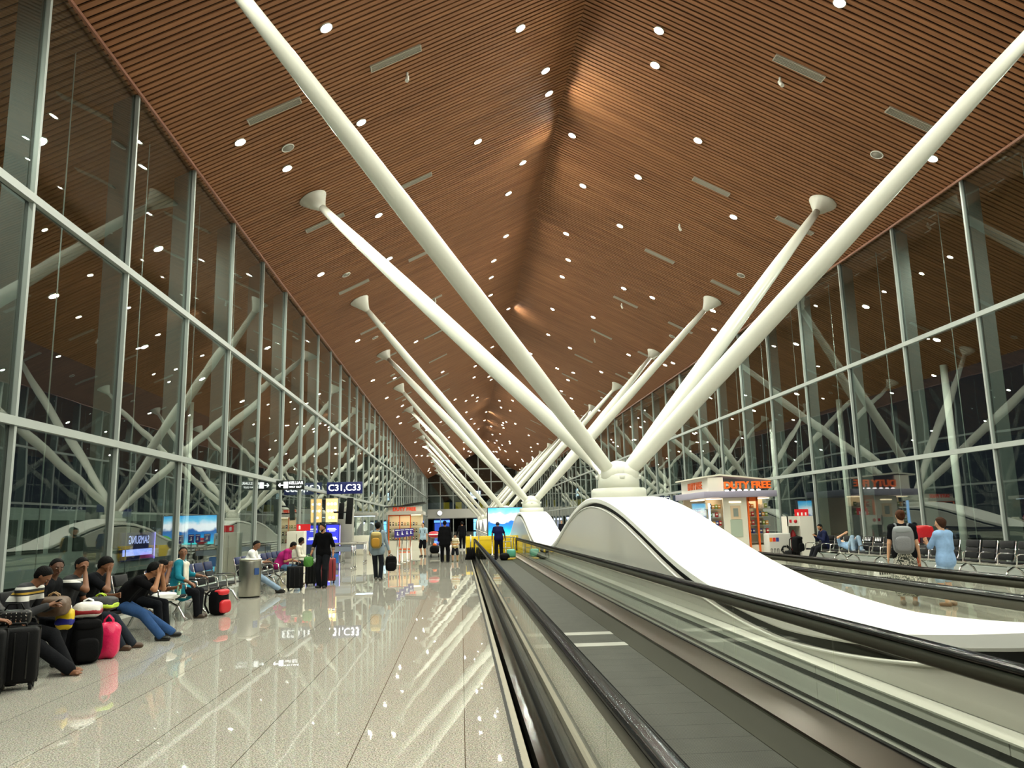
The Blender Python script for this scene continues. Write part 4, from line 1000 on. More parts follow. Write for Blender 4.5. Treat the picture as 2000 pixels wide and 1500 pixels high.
def sdf_mesh(prims, h, cuts=(), pad=.03):
    """prims: (a, b, ra, rb, k, squash axis, squash)"""
    if not prims: return None
    lo = np.min([np.minimum(p[0], p[1]) - max(p[2], p[3]) for p in prims], 0) - pad
    hi = np.max([np.maximum(p[0], p[1]) + max(p[2], p[3]) for p in prims], 0) + pad
    sh = np.ceil((hi - lo) / h).astype(int) + 1
    D = np.full(sh, .2, np.float32)
    g = [lo[i] + h * np.arange(sh[i]) for i in range(3)]
    for a, b, ra, rb, k, ax, sq in prims:
        m = max(ra, rb) + k + 2.5 * h
        i0 = np.maximum(0, ((np.minimum(a, b) - m - lo) / h).astype(int)); i1 = np.minimum(sh, ((np.maximum(a, b) + m - lo) / h).astype(int) + 2)
        sl = tuple(slice(i0[i], i1[i]) for i in range(3))
        X, Y, Z = np.meshgrid(*[g[i][sl[i]] for i in range(3)], indexing='ij')
        P = np.stack([X - a[0], Y - a[1], Z - a[2]], -1); ab = b - a
        if ax is not None:
            f = 1 / sq - 1; P = P + (P @ ax)[..., None] * ax * f; ab = ab + (ab @ ax) * ax * f
        L2 = ab @ ab
        t = np.clip((P @ ab) / L2, 0, 1) if L2 > 1e-9 else np.zeros(P.shape[:-1])
        d = np.sqrt(((P - t[..., None] * ab) ** 2).sum(-1)) - (ra + (rb - ra) * t)
        if ax is not None: d = d * (.5 + .5 * sq)
        o = D[sl]
        if k > 0:
            hh = np.clip(.5 + .5 * (o - d) / k, 0, 1); D[sl] = o * (1 - hh) + d * hh - k * hh * (1 - hh)
        else: D[sl] = np.minimum(o, d)
    for n_, c_ in cuts:                      # keep the side where (p - c).n < 0
        G = np.meshgrid(*g, indexing='ij')
        D = np.maximum(D, ((G[0] - c_[0]) * n_[0] + (G[1] - c_[1]) * n_[1] + (G[2] - c_[2]) * n_[2]).astype(np.float32))
    return surface_nets(D, lo, h)
def to_obj(name, vq, mats, parent=None, paint=None):
    vs, q = vq
    me = bpy.data.meshes.new(name); me.from_pydata(vs.tolist(), [], q.tolist())
    for m in mats: me.materials.append(m)
    me.polygons.foreach_set('use_smooth', [True] * len(q))
    if paint is not None: me.polygons.foreach_set('material_index', paint(vs[q].mean(1)).astype(np.int32).tolist())
    me.update(); return link(name, me, parent)

def ik(A, T, l1, l2, pole):
    d = T - A; L = np.linalg.norm(d); mx = (l1 + l2) * .998
    if L > mx: T = A + d * (mx / L); d = T - A; L = mx
    u = d / L; a = (l1 * l1 - l2 * l2 + L * L) / (2 * L); hgt = math.sqrt(max(l1 * l1 - a * a, 1e-6))
    p = pole - u * (pole @ u); p = nrm(p)
    return A + u * a + p * hgt, T
def rotv(v, axis, ang):
    axis = nrm(axis); c, s = math.cos(ang), math.sin(ang)
    return v * c + np.cross(axis, v) * s + axis * (axis @ v) * (1 - c)

SKINS = {'dark': '5a3a28', 'brown': '7d5238', 'tan': 'a3714f', 'light': 'c99a78', 'pale': 'd8ae90'}
def bands(name, base, stops, rough=.8):
    """cloth dyed in horizontal stripes: stops = (z, colour from there up)"""
    m = bpy.data.materials.new(name); m.use_nodes = True; nt = m.node_tree; p = nt.nodes['Principled BSDF']; N = nt.nodes.new; L = nt.links.new
    tc = N('ShaderNodeTexCoord'); s = N('ShaderNodeSeparateXYZ'); L(tc.outputs['Object'], s.inputs[0])
    mr = N('ShaderNodeMath'); mr.operation = 'DIVIDE'; mr.inputs[1].default_value = 2; L(s.outputs['Z'], mr.inputs[0])
    r = N('ShaderNodeValToRGB'); r.color_ramp.interpolation = 'CONSTANT'; e = r.color_ramp.elements
    e[0].position = 0; e[0].color = lin(base)
    for k, (z, c) in enumerate(stops):
        el = e[1] if k == 0 else e.new(z / 2); el.position = z / 2; el.color = lin(c)
    L(mr.outputs[0], r.inputs['Fac']); L(r.outputs[0], p.inputs['Base Color']); p.inputs['Roughness'].default_value = rough
    return m
def patterned(name, c1, c2, scale=28):
    m = bpy.data.materials.new(name); m.use_nodes = True; nt = m.node_tree; p = nt.nodes['Principled BSDF']; N = nt.nodes.new; L = nt.links.new
    tc = N('ShaderNodeTexCoord'); n = N('ShaderNodeTexNoise'); n.inputs['Scale'].default_value = scale; n.inputs['Distortion'].default_value = 1.5; L(tc.outputs['Object'], n.inputs['Vector'])
    r = N('ShaderNodeValToRGB'); r.color_ramp.interpolation = 'CONSTANT'; r.color_ramp.elements[0].color = lin(c1); r.color_ramp.elements[1].color = lin(c2); r.color_ramp.elements[1].position = .5
    L(n.outputs['Fac'], r.inputs['Fac']); L(r.outputs[0], p.inputs['Base Color']); p.inputs['Roughness'].default_value = .8; return m
def cloth(c, n=.25): return mat('cloth_' + c, c, .9, noise=n, nscale=9, bump=.35, bscale=20, spec=.08)

def person(label, loc, rz, H=1.72, skin='brown', sit=False, pel=None, lean=0, hunch=0, side=0, head=(0, 0), hands=None, feet=None, hand_dir=None,
           shirt='16171a', sleeve=1., trousers='1b1c20', trouser_len=1., shoes='101012', hair='short', hair_col='0b0a0a', beard=False, res=.012,
           fat=1., shirt_m=None, trousers_m=None, skirt=None, scarf=None, elbow_out=None, knee_out=.25, barefoot=False, curl=.5, hem=0., cat='person', long_coat=0., tilt=None, pants_loose=.012, collar=None, cuff=None, foot_dir=None):
    k = H / 1.72; ex, ey, ez = V(1, 0, 0), V(0, 1, 0), V(0, 0, 1)
    P = V(*(pel if pel is not None else ((0, 0, .57) if sit else (0, 0, .925 * k))))
    def sp(deg): return rotv(rotv(ez, -ex, math.radians(deg)), ey, math.radians(side))
    u1, u2 = sp(lean), sp(lean + hunch)
    Mid = P + u1 * .27 * k; Nk = Mid + u2 * .25 * k
    f1, f2 = nrm(np.cross(u1, ex)) * 1., nrm(np.cross(u2, ex))   # forward
    f1 = f1 if f1 @ rotv(ey, -ex, math.radians(lean)) > 0 else -f1; f2 = f2 if f2 @ rotv(ey, -ex, math.radians(lean + hunch)) > 0 else -f2
    rx = nrm(np.cross(f2, u2))
    hy, hp = math.radians(head[0]), math.radians(head[1])
    base_up = nrm(u2 * .55 + ez * .45) if abs(lean) < 70 else u2
    hf = nrm(f2 - base_up * (f2 @ base_up)); hf = rotv(hf, base_up, -hy); hr = np.cross(hf, base_up); hf2 = rotv(hf, hr, -hp); hu = nrm(np.cross(hr, hf2)); hf = hf2
    Hc = Nk + base_up * .075 * k + (hu * .085 + hf * .018) * k
    pr = []                                                        # body
    A = lambda a, b, ra, rb, kk=.025, ax=None, sq=1.: pr.append((a, b, ra * k, rb * k, kk, ax, sq))
    hip = [P + s * ex * .085 * k - u1 * .02 for s in (1, -1)]
    torso = []
    for s in (1, -1):
        torso.append((P + s * ex * .07 * k, Mid + s * ex * .062 * k, .118 * fat, .105 * fat, .04, f1, .86))
        torso.append((Mid + s * ex * .065 * k, Nk + s * rx * .075 * k - u2 * .11 * k, .108 * fat, .108, .04, f2, .8))
    if fat > 1.1: torso.append((P + f1 * .06 + u1 * .1, Mid + f1 * .06, .13 * fat, .11 * fat, .05, None, 1))
    sh = [Nk + s * rx * .172 * k - u2 * .055 * k for s in (1, -1)]
    torso.append((Nk + rx * .1 * k - u2 * .045 * k, Nk - rx * .1 * k - u2 * .045 * k, .062, .062, .04, None, 1))
    torso += [(sh[0] - rx * .03, sh[0], .066, .062, .03, None, 1), (sh[1] + rx * .03, sh[1], .066, .062, .03, None, 1)]
    for t in torso: A(*t)
    A(Nk - u2 * .03, Hc - hu * .03, .054, .052, .02)
    # head
    hd = [(Hc - hf * .018 * k + hu * .022 * k, Hc - hf * .012 * k + hu * .022 * k, .088, .088, .0, hr, .86), (Hc + hf * .018 * k - hu * .02 * k, Hc + hf * .03 * k - hu * .065 * k, .066, .042, .025, hr, .92)]
    for t in hd: A(*t)
    A(Hc + hf * .088 * k + hu * .008 * k, Hc + hf * .104 * k - hu * .026 * k, .009, .013, .012)
    A(Hc + hf * .078 * k - hu * .05 * k + hr * .012, Hc + hf * .078 * k - hu * .05 * k - hr * .012, .009, .009, .008)
    for s in (1, -1):
        A(Hc + s * hr * .074 * k + hu * .012 * k - hf * .005, Hc + s * hr * .076 * k - hu * .018 * k, .014, .011, .008)
        A(Hc + hf * .068 * k + hu * .03 * k + s * hr * .03 * k, Hc + hf * .072 * k + hu * .028 * k + s * hr * .018 * k, .012, .012, .012)
    # arms
    up_, lo_ = [], []; fing = []
    dflt = [(.24 * k, .02, .78 * k), (-.24 * k, .02, .78 * k)] if not sit else [(.14, .36, .66), (-.14, .36, .66)]
    hands = hands or dflt
    for i, s in enumerate((1, -1)):
        T = V(*(hands[i] if hands[i] is not None else dflt[i]))
        pole = V(*(elbow_out[i])) if elbow_out and elbow_out[i] is not None else (V(s * .5, -.6, -.6))
        E_, W = ik(sh[i], T, .285 * k, .25 * k, pole)
        up_.append((sh[i], E_, .047, .040, .02, None, 1)); lo_.append((E_, W, .040, .027, .015, None, 1))
        fa = nrm(W - E_)
        hdv = nrm(V(*hand_dir[i])) if hand_dir and hand_dir[i] is not None else fa
        pn = np.cross(hdv, ez) * -s; pn = nrm(pn if np.linalg.norm(pn) > .2 else -s * ex); wd = nrm(np.cross(pn, hdv))
        if sit and not hand_dir: pn = nrm(-ez + .2 * pn); wd = nrm(np.cross(pn, hdv)); pn = nrm(np.cross(hdv, wd))
        for o in (-.02, .02): fing.append((W + wd * o * .6 * k, W + hdv * .075 * k + wd * o * 1.1 * k, .019, .018, .012, pn, .75))
        for j, (o, ln) in enumerate(((-.032, .058), (-.011, .07), (.011, .074), (.032, .066))):
            b0 = W + hdv * .082 * k + wd * o * k; m1 = b0 + (hdv * math.cos(curl * .7) + pn * math.sin(curl * .7)) * ln * .55 * k; e1 = m1 + (hdv * math.cos(curl * 1.7) + pn * math.sin(curl * 1.7)) * ln * .5 * k
            fing += [(b0, m1, .0095, .009, .004, None, 1), (m1, e1, .009, .0078, .003, None, 1)]
        ts = (1 if wd @ ey > 0 else -1) if not sit else (1 if wd @ (-s * ex) > 0 else -1)
        b0 = W + hdv * .02 * k + wd * .022 * ts * k; m1 = b0 + (hdv * .6 + wd * ts * .7 + pn * .3) * .045 * k
        fing += [(b0, m1, .012, .011, .006, None, 1), (m1, m1 + (hdv * .85 + wd * ts * .2 + pn * .3) * .032 * k, .0105, .009, .004, None, 1)]
    for t in up_ + lo_ + fing: A(*t)
    # legs
    th, shn, ftp = [], [], []
    dfl = [(.1, .02, 0), (-.1, -.02, 0)] if not sit else [(.12, .5, 0), (-.12, .5, 0)]
    feet = feet or dfl
    for i, s in enumerate((1, -1)):
        q = feet[i]; An = V(q[0], q[1], q[2] + .085 * k)
        Kn, An = ik(hip[i], An, .43 * k, .415 * k, V(s * knee_out, 1, .35 if sit else 0))
        th.append((hip[i], Kn, .086 * (1 + (fat - 1) * .6), .06, .03, None, 1)); shn.append((Kn, An, .058, .038, .02, None, 1))
        calf = Kn + (An - Kn) * .3 - nrm(np.cross(nrm(An - Kn), ex)) * 0; shn.append((calf, Kn + (An - Kn) * .55, .054, .045, .02, None, 1))
        fd = nrm(V(*(foot_dir[i]))) if foot_dir else nrm(V(s * .2, 1, -.0 if q[2] < .02 else .1))
        drop = nrm(An - Kn); dn = -ez
        ftp.append((An, An + dn * .03 * k - fd * .03 * k, .036, .042, .015, None, 1)); ftp.append((An + dn * .045 * k - fd * .035 * k, An + dn * .052 * k + fd * .13 * k, .036, .030, .015, None, 1))
        if barefoot:
            sd = nrm(np.cross(fd, ez))
            for j in range(5): ftp.append((An + dn * .055 * k + fd * .13 * k + sd * (j - 2) * .017, An + dn * .06 * k + fd * (.165 - abs(j - 1) * .006) * k + sd * (j - 2) * .018, .011, .01, .004, None, 1))
    for t in th + shn + ftp: A(*t)
    sk = mat('skin_' + skin, SKINS[skin], .55, noise=.08, nscale=12); dk = mat('eye_dark', '0d0908', .3); ew = mat('eye_white', 'a89c90', .5); lp = mat('lips_' + skin, {'dark': '5a2f28', 'brown': '7a4238', 'tan': '985a4a', 'light': 'b8705f', 'pale': 'c07868'}[skin], .5); brow = mat('brow', '17100c', .8)
    body = to_obj('person', sdf_mesh(pr, res), [sk], None)
    body.location = loc; body.rotation_euler = (0, 0, rz) if tilt is None else (tilt[0], tilt[1], rz)
    tag(body, label, cat)
    Rh = Matrix((hr, hf, hu)).transposed()
    def hp_(x, y, z): return Hc + (hr * x + hf * y + hu * z) * k
    for s in (1, -1): mb = MB(); mb.ell(hp_(s * .031, .0745, .008), (.013 * k, .0095 * k, .0062 * k), 10, 0, Rh.to_4x4()); mb.ell(hp_(s * .030, .0785, .008), (.006 * k, .0078 * k, .0055 * k), 10, 1, Rh.to_4x4()); mb.build('eye', [ew, dk], body)
    for s in (1, -1): mb = MB(); mb.tube([hp_(s * .015, .0845, .027), hp_(s * .031, .0815, .031), hp_(s * .047, .068, .027)], [.0035 * k, .004 * k, .0025 * k], 6); mb.build('eyebrow', brow, body)
    mb = MB(); mb.ell(hp_(0, .0865, -.047), (.021 * k, .0085 * k, .0065 * k), 12, 0, Rh.to_4x4()); mb.build('lips', lp, body)
    def inf(ts, d, sc=1.): return [(t[0], t[1], t[2] * k * sc + d, t[3] * k * sc + d, t[4], t[5], t[6]) for t in ts]
    smat = shirt_m or cloth(shirt); tmat = trousers_m or cloth(trousers)
    # shirt
    g = inf(torso, .013)
    if hem or long_coat:
        L_ = max(hem, long_coat)
        for s in (1, -1): g.append((P + s * ex * .075 * k, P + s * ex * .085 * k - (u1 * (1 - (.55 if sit else 0)) - f1 * (.8 if sit else 0)) * L_, .125 * k * fat + .012, .13 * k * fat + .014, .04, f1, .85))
    else:
        for s in (1, -1): g.append((P + s * ex * .07 * k, P + s * ex * .075 * k - u1 * .03, .122 * k * fat + .013, .12 * k * fat + .012, .04, f1, .86))
    for i in (0, 1):
        a, b, ra, rb, kk, _, _ = up_[i]
        if sleeve > .99: g += [(a, b, ra * k + .018, rb * k + .016, kk, None, 1), (lo_[i][0], lo_[i][0] + (lo_[i][1] - lo_[i][0]) * .93, lo_[i][2] * k + .015, lo_[i][3] * k + .014, kk, None, 1)]
        elif sleeve > .6: g += [(a, b, ra * k + .018, rb * k + .016, kk, None, 1), (lo_[i][0], lo_[i][0] + (lo_[i][1] - lo_[i][0]) * (sleeve - .5), lo_[i][2] * k + .014, lo_[i][3] * k + .014, kk, None, 1)]
        else: g.append((a, a + (b - a) * sleeve * 1.5, ra * k + .017, rb * k + .02, kk, None, 1))
    sm = sdf_mesh(g, res)
    to_obj('shirt', sm, [smat], body)
    if collar: to_obj('collar', sdf_mesh([(Nk + rx * s * .045 * k - u2 * .01, Nk + rx * s * .03 * k + f2 * .06 * k - u2 * .05 * k, .02, .016, .01, None, 1) for s in (1, -1)], res), [cloth(collar)], body)
    if cuff: to_obj('cuffs', sdf_mesh([(lo_[i][0] + (lo_[i][1] - lo_[i][0]) * (sleeve - .5 if sleeve < 1 else .86), lo_[i][0] + (lo_[i][1] - lo_[i][0]) * (sleeve - .42 if sleeve < 1 else .94), lo_[i][3] * k + .022, lo_[i][3] * k + .022, .01, None, 1) for i in (0, 1)], res), [cloth(cuff)], body)
    # trousers
    g = [(P + s * ex * .07 * k, P + s * ex * .07 * k + u1 * .05 * k, .118 * k * fat + .006, .112 * k * fat + .004, .04, f1, .86) for s in (1, -1)]
    if skirt:
        for s in (1, -1): g.append((P + s * ex * .06 * k, P + s * ex * .1 * k - ez * skirt, .12 * k, .15 * k, .05, None, 1))
    else:
        for i in (0, 1):
            a, b = th[i][0], th[i][1]; c1 = shn[2 * i][1]
            if trouser_len > .6:
                g += [(a, b, th[i][2] * k + pants_loose, th[i][3] * k + pants_loose, .03, None, 1), (b, b + (c1 - b) * min(1.06, trouser_len * 1.04), shn[2 * i][2] * k + pants_loose, shn[2 * i][3] * k + pants_loose + .014, .02, None, 1)]
            else: g.append((a, a + (b - a) * min(1, trouser_len * 2), th[i][2] * k + .016, th[i][3] * k + .03, .03, None, 1))
    to_obj('skirt' if skirt else 'trousers', sdf_mesh(g, res), [tmat], body)
    if not barefoot:
        for i in (0, 1): to_obj('shoe', sdf_mesh(inf(ftp[2 * i + 1:2 * i + 2], .009) + [(ftp[2 * i][0] - ez * .02, ftp[2 * i][1], .042 * k, .046 * k, .015, None, 1)], min(res, .012)), [mat('shoe_' + shoes, shoes, .35)], body)
    # hair
    if hair != 'bald':
        g = [(t[0], t[1], t[2] * k + .008, t[3] * k + .008, .0, t[5], t[6]) for t in hd[:1]]
        n_ = nrm(hf * .9 - hu * .38); cuts = [(n_, Hc + hf * .034 * k + hu * .062 * k)]
        g.append((Hc - hf * .025 * k - hu * .02 * k, Hc - hf * .03 * k - hu * .04 * k, .069 * k, .05 * k, .03, hr, .86))
        if hair == 'thin': cuts = [(nrm(hf * .75 - hu * .45), Hc - hf * .0 * k + hu * .045 * k)]
        if hair in ('long', 'bob'):
            g.append((Hc - hf * .04 * k, Hc - hf * .055 * k - hu * (.11 if hair == 'bob' else .2) * k, .085 * k, .07 * k, .03, None, 1)); cuts = [(n_, Hc + hf * .03 * k + hu * .045 * k)]
        if hair == 'bun': g.append((Hc - hf * .1 * k + hu * .06 * k, Hc - hf * .11 * k + hu * .05 * k, .045 * k, .042 * k, .02, None, 1))
        if hair == 'full': g = [(a, b, ra + .012, rb + .012, kk, ax, sq) for a, b, ra, rb, kk, ax, sq in g]
        if hair == 'cap': g = [(a, b, ra + .006, rb + .006, kk, ax, sq) for a, b, ra, rb, kk, ax, sq in g]
        hm = sdf_mesh(g, min(res, .011), cuts); hv = hm[0]; dd = hv - Hc; dd /= np.linalg.norm(dd, axis=1)[:, None]
        hv += dd * (.0018 * k * (np.sin(hv[:, :1] * 210) * np.sin(hv[:, 1:2] * 190 + 1) * np.sin(hv[:, 2:] * 230) + .8 * np.sin(hv[:, :1] * 90 + hv[:, 2:] * 70)))
        to_obj('hair', hm, [mat('hair_' + hair_col, hair_col, .7, bump=.5, bscale=90, spec=.12)], body)
    if beard:
        g = [(t[0], t[1], t[2] * k + .007, t[3] * k + .008, .0, t[5], t[6]) for t in hd[1:2]]
        to_obj('beard', sdf_mesh(g, min(res, .010), [(nrm(hu + hf * .35), Hc - hu * .024 * k + hf * .03)]), [mat('hair_' + hair_col, hair_col, .7, bump=.5, bscale=90, spec=.12)], body)
    if scarf:
        g = [(Nk + s * rx * .06 - f2 * .03 + u2 * .01, Nk + s * rx * .07 + f2 * .10 - u2 * .05, .04, .042, .02, None, 1) for s in (1, -1)] + [(Nk - rx * .07 - f2 * .055, Nk + rx * .07 - f2 * .055, .03, .03, .02, None, 1)]
        g += [(Nk + s * rx * .07 + f2 * .10 - u2 * .05, Mid + s * rx * .065 + f2 * .15 - u1 * (.02 if s > 0 else .14), .05, .062, .02, f2, .5) for s in (1, -1)]
        to_obj('scarf', sdf_mesh(g, res), [cloth(scarf)], body)
    INFO = dict(P=P, Mid=Mid, Nk=Nk, Hc=Hc, W=[l[1] for l in lo_], K=[t[1] for t in th], u2=u2, f2=f2, rx=rx, body=body)
    return INFO
def worn_pack(I, cols, w=.3, d=.17, h=.44, off=0., label='', extra=()):
    """rucksack on a wearer's back: a thing of its own, at the wearer's place"""
    b = I['body']; bpy.context.view_layer.update()
    M = b.matrix_basis
    c = I['Nk'] - I['u2'] * (.04 + h) - I['f2'] * (.155 + d / 2)
    wp = M @ Vector(c)
    ang = b.rotation_euler[2]
    t = thing('backpack', label, 'backpack', wp, ang)
    softbag(t, 'body', cols[0], (0, 0, h / 2), (w / 2, d / 2, h / 2), 3, .55, crease=.02)
    softbag(t, 'front_pocket', cols[1], (0, -d * .52, h * .36), (w * .36, d * .22, h * .27), 5, .55, crease=.02)
    softbag(t, 'top_flap', cols[2], (0, -d * .15, h * .86), (w * .42, d * .4, h * .13), 7, .6, crease=.02)
    for s in (-1, 1):
        mb = MB(); mb.tube([(s * .09, d * .45, h * .92), (s * .1, d * .45 + .05, h + .03), (s * .115, d * .45 + .15, h + .035), (s * .125, d * .45 + .275, h - .1), (s * .14, d * .45 + .28, h * .5), (s * .155, d * .5, h * .14)], .016, 8); mb.build('strap', cols[3], t)
    return t
EAST = -PI / 2
# ---- left bench, front to back
person('person cut by the left edge in a black leather jacket, seated behind the suitcases', (-5.42, 9.42, 0), EAST, 1.7, 'brown', True, lean=4, hunch=10, head=(10, 20), hands=[(.2, .42, .74), (-.1, .45, .72)], feet=[(.1, .34, 0), (-.1, .34, 0)], shirt='121214', res=.013, shirt_m=mat('leather', '131315', .35))
I = person('barefoot man in a dark sweater with white chest stripes, looking down at a phone', (-5.32, 10.12, 0), EAST, 1.72, 'brown', True, lean=12, hunch=24, head=(-8, 34), hands=[(.02, .40, .80), (-.14, .38, .78)], feet=[(.06, .70, 0), (-.1, .62, 0)], shirt_m=bands('striped_sweater', '222327', [(.86, 'e8e6e0'), (.925, '222327'), (.945, 'c8a23a'), (.965, '222327'), (1.0, 'dcdad4'), (1.03, '222327')]), trousers='17181b', barefoot=True, res=.0095, pants_loose=.02)
t = thing('phone', 'black mobile phone held low by the barefoot man', 'phone', (-4.86, 10.16, .83), 0); mb = MB(); mb.box((0, 0, 0), (.14, .075, .01), rot=Matrix.Rotation(-.5, 3, 'Y'), bev=.004); mb.build('case', M_black, t)
person('young man in a black shirt looking sideways, seated behind the striped sweater', (-5.4, 10.8, 0), EAST, 1.72, 'dark', True, lean=13, hunch=12, head=(40, 4), feet=[(.1, .34, 0), (-.1, .34, 0)], shirt='17181b', collar='c8502a', res=.011)
person('man with his fist against his cheek, in a dark jacket with white shoulder bands', (-5.4, 11.44, 0), EAST, 1.72, 'brown', True, lean=13, hunch=15, head=(28, 8), hands=[(.11, .34, 1.11), (-.1, .4, .72)], hand_dir=[(-.3, -.2, 1), None], elbow_out=[(.4, .6, -.8), None], curl=1.3, sleeve=.42, shirt_m=bands('banded_jacket', '1c1d20', [(.99, 'e8e6e0'), (1.03, '1c1d20')]), feet=[(.1, .5, 0), (-.1, .5, 0)], res=.0105)
person('man resting his face on his hand, in dark jeans, fourth along the bench', (-5.4, 12.08, 0), EAST, 1.72, 'brown', True, lean=15, hunch=15, head=(12, 24), hands=[(.07, .36, 1.06), (-.08, .42, .74)], hand_dir=[(-.1, .1, 1), None], elbow_out=[(.3, .5, -.9), None], shirt='15161a', sleeve=.42, trousers='262b33', feet=[(.12, .60, 0), (-.1, .66, 0)], shoes='4a3526', hair='full', res=.0105)
person('man in black shirt and blue jeans bent forward, head in hands', (-5.26, 12.98, 0), EAST, 1.76, 'tan', True, lean=38, hunch=18, head=(4, 18), hands=[(.075, .60, .99), (-.065, .60, .98)], hand_dir=[(-.1, .0, 1), (.1, .0, 1)], elbow_out=[(.4, .5, -.9), (-.3, .5, -.9)], shirt='0d0d0f', sleeve=.45, trousers='33507c', feet=[(.13, .68, 0), (-.2, .74, 0)], shoes='0c0b0b', hair='full', res=.0095)
person('person in black with gold bracelets leaning on one hand, beyond the man in blue jeans', (-5.28, 13.7, 0), EAST, 1.64, 'brown', True, lean=30, hunch=16, head=(20, 22), hands=[(.08, .52, 1.02), (-.1, .6, .72)], hand_dir=[(-.1, .1, 1), None], elbow_out=[(.4, .5, -.9), None], shirt='121214', sleeve=.5, trousers='16181c', hair='long', feet=[(.1, .42, 0), (-.1, .45, 0)], shoes='3a4452', res=.0115)
t = thing('folded_shawl', 'white folded cloth on the black side table beside the woman in teal', 'cloth', (-5.2, 14.72, .455), .3); softbag(t, 'folds', mat('white_cloth', 'e4e2de', .8), (0, 0, .06), (.22, .17, .07), 8, .8, crease=.09)
t = thing('water_bottle', 'small clear green bottle held near the knees of the bent man', 'bottle', (-4.65, 13.8, .6)); mb = MB(); mb.lathe([(.03, 0), (.033, .02), (.033, .13), (.014, .17), (.014, .19)], n=14); mb.build('body', mat('bottle_green', '9fd0b0', .1), t); mb = MB(); mb.lathe([(.016, .19), (.016, .21)], n=12); mb.build('cap', mat('cap_green', '3a9a5a', .4), t)
I = person('woman in a teal tunic with a white scarf, seated, looking toward the camera', (-5.42, 15.95, 0), EAST, 1.66, 'brown', True, lean=5, hunch=6, head=(62, 2), hands=[(.32, .34, .68), (-.36, .34, .76)], feet=[(.06, .42, 0), (-.1, .4, 0)], shirt='23788c', sleeve=.95, hem=.2, trousers='15161a', hair='short', scarf='e8e2d2', shoes='3a2d22', fat=1.08, res=.0105)
# ---- beyond the bin
person('balding man in a white shirt and pale jeans, seated beyond the steel bin', (-5.42, 21.25, 0), EAST, 1.74, 'brown', True, lean=2, hunch=16, head=(10, 26), hands=[(.04, .42, .80), (-.12, .42, .78)], feet=[(.06, .82, 0), (-.12, .72, 0)], shirt='f0efec', sleeve=.98, trousers='7f93a8', hair='thin', fat=1.1, res=.012)
t = thing('phone', 'orange-cased phone in the hands of the balding man', 'phone', (-4.97, 21.3, .86)); mb = MB(); mb.box((0, 0, 0), (.12, .07, .01), rot=Matrix.Rotation(-.5, 3, 'Y'), bev=.004); mb.build('case', mat('phone_orange', 'a85a32', .4), t)
person('heavy man in a magenta polo shirt and jeans, bent over on the bench', (-5.35, 24.3, 0), EAST, 1.74, 'tan', True, lean=24, hunch=22, head=(-10, 20), hands=[(.1, .42, .74), (-.16, .48, .66)], feet=[(.1, .62, 0), (-.14, .5, 0)], shirt='a3266a', sleeve=.5, trousers='5a7a98', fat=1.3, shoes='5a4636', res=.0125)
person('man in a white jacket with folded hands, beside the magenta shirt', (-5.3, 26.3, 0), EAST, 1.72, 'dark', True, lean=8, hunch=14, head=(-30, 12), hands=[(.06, .4, .72), (-.1, .4, .70)], shirt='ded8c8', trousers='24262a', res=.014)
# ---- standing on the left floor
I = person('bearded man standing in black shirt and dark trousers, holding a green bag', (-3.8, 22.72, 0), PI - .25, 1.75, 'tan', lean=2, hunch=4, head=(18, 14), hands=[(.30, .14, .92), (-.30, .05, .90)], feet=[(.11, .0, 0), (-.09, .1, 0)], shirt='0b0b0d', sleeve=.85, trousers='17181c', shoes='0a0a0b', beard=True, cuff='7a6a5a', collar='0b0b0d', res=.0105, pants_loose=.022)
t = shoppingbag((-4.18, 22.55, .58), .2, 'green bag in the hand of the bearded man', mat('green_bag', '3f7a26', .5, bump=.3, bscale=20), (.26, .12, .28), mat('green_strap', '3f7a26', .5))
M_mustard = mat('mustard_pack', 'a87a1c', .7, bump=.2, bscale=50); M_olive = mat('olive_pack', '7d6a34', .7)
I = person('man walking away in a denim jacket with a mustard rucksack', (-2.58, 25.2, 0), -.05, 1.76, 'tan', lean=2, hunch=3, hands=[(.36, .1, .80), (-.25, .08, .84)], feet=[(.1, -.06, 0), (-.06, .14, 0)], shirt='7c8b96', trousers='1d2026', shoes='5a5550', hair='full', res=.0115, hem=.06)
worn_pack(I, (M_olive, M_mustard, mat('pack_cream', 'c2aa6a', .7), M_black), .34, .2, .5, label='mustard yellow rucksack on the back of the man in denim')
t = backpack((-2.17, 25.25, .26), .2, 'black rucksack hanging from the hand of the man in denim', M_blkfab, M_blkfab, .34, .18, .46)
I = person('man in a pale blue T-shirt and black shorts, facing the camera near the left kiosk', (-1.98, 42.6, 0), PI - .5, 1.74, 'light', lean=0, hunch=4, head=(10, 0), shirt='a9c0d0', sleeve=.45, trousers='121316', trouser_len=.5, shoes='3a3026', res=.014)
worn_pack(I, (M_blkfab, M_blkfab, M_blkfab, M_black), .3, .15, .42, label='dark rucksack worn by the man in the pale blue T-shirt')
person('broad man in a black suit walking away along the floor', (-.72, 35.6, 0), 0, 1.8, 'brown', lean=2, hunch=3, hands=[(.3, .0, .82), (-.3, .05, .82)], feet=[(.13, -.05, 0), (-.12, .12, 0)], shirt='0b0b0d', hem=.16, trousers='0d0d10', fat=1.15, res=.013, pants_loose=.025)
person('boy in a cream striped T-shirt and dark shorts walking toward the camera', (-.28, 36.1, 0), PI, 1.2, 'light', lean=4, hunch=8, head=(0, 18), hands=[(.12, .2, .72), (-.1, .2, .72)], elbow_out=None, shirt_m=bands('boy_stripes', 'e6dcc0', [(.6, 'a8924a'), (.65, 'e6dcc0'), (.72, 'c89038'), (.78, 'e6dcc0'), (.84, 'a8924a'), (.88, 'e6dcc0')]), sleeve=.5, trousers='1b1c22', trouser_len=.5, shoes='5a5030', hair='full', res=.011)
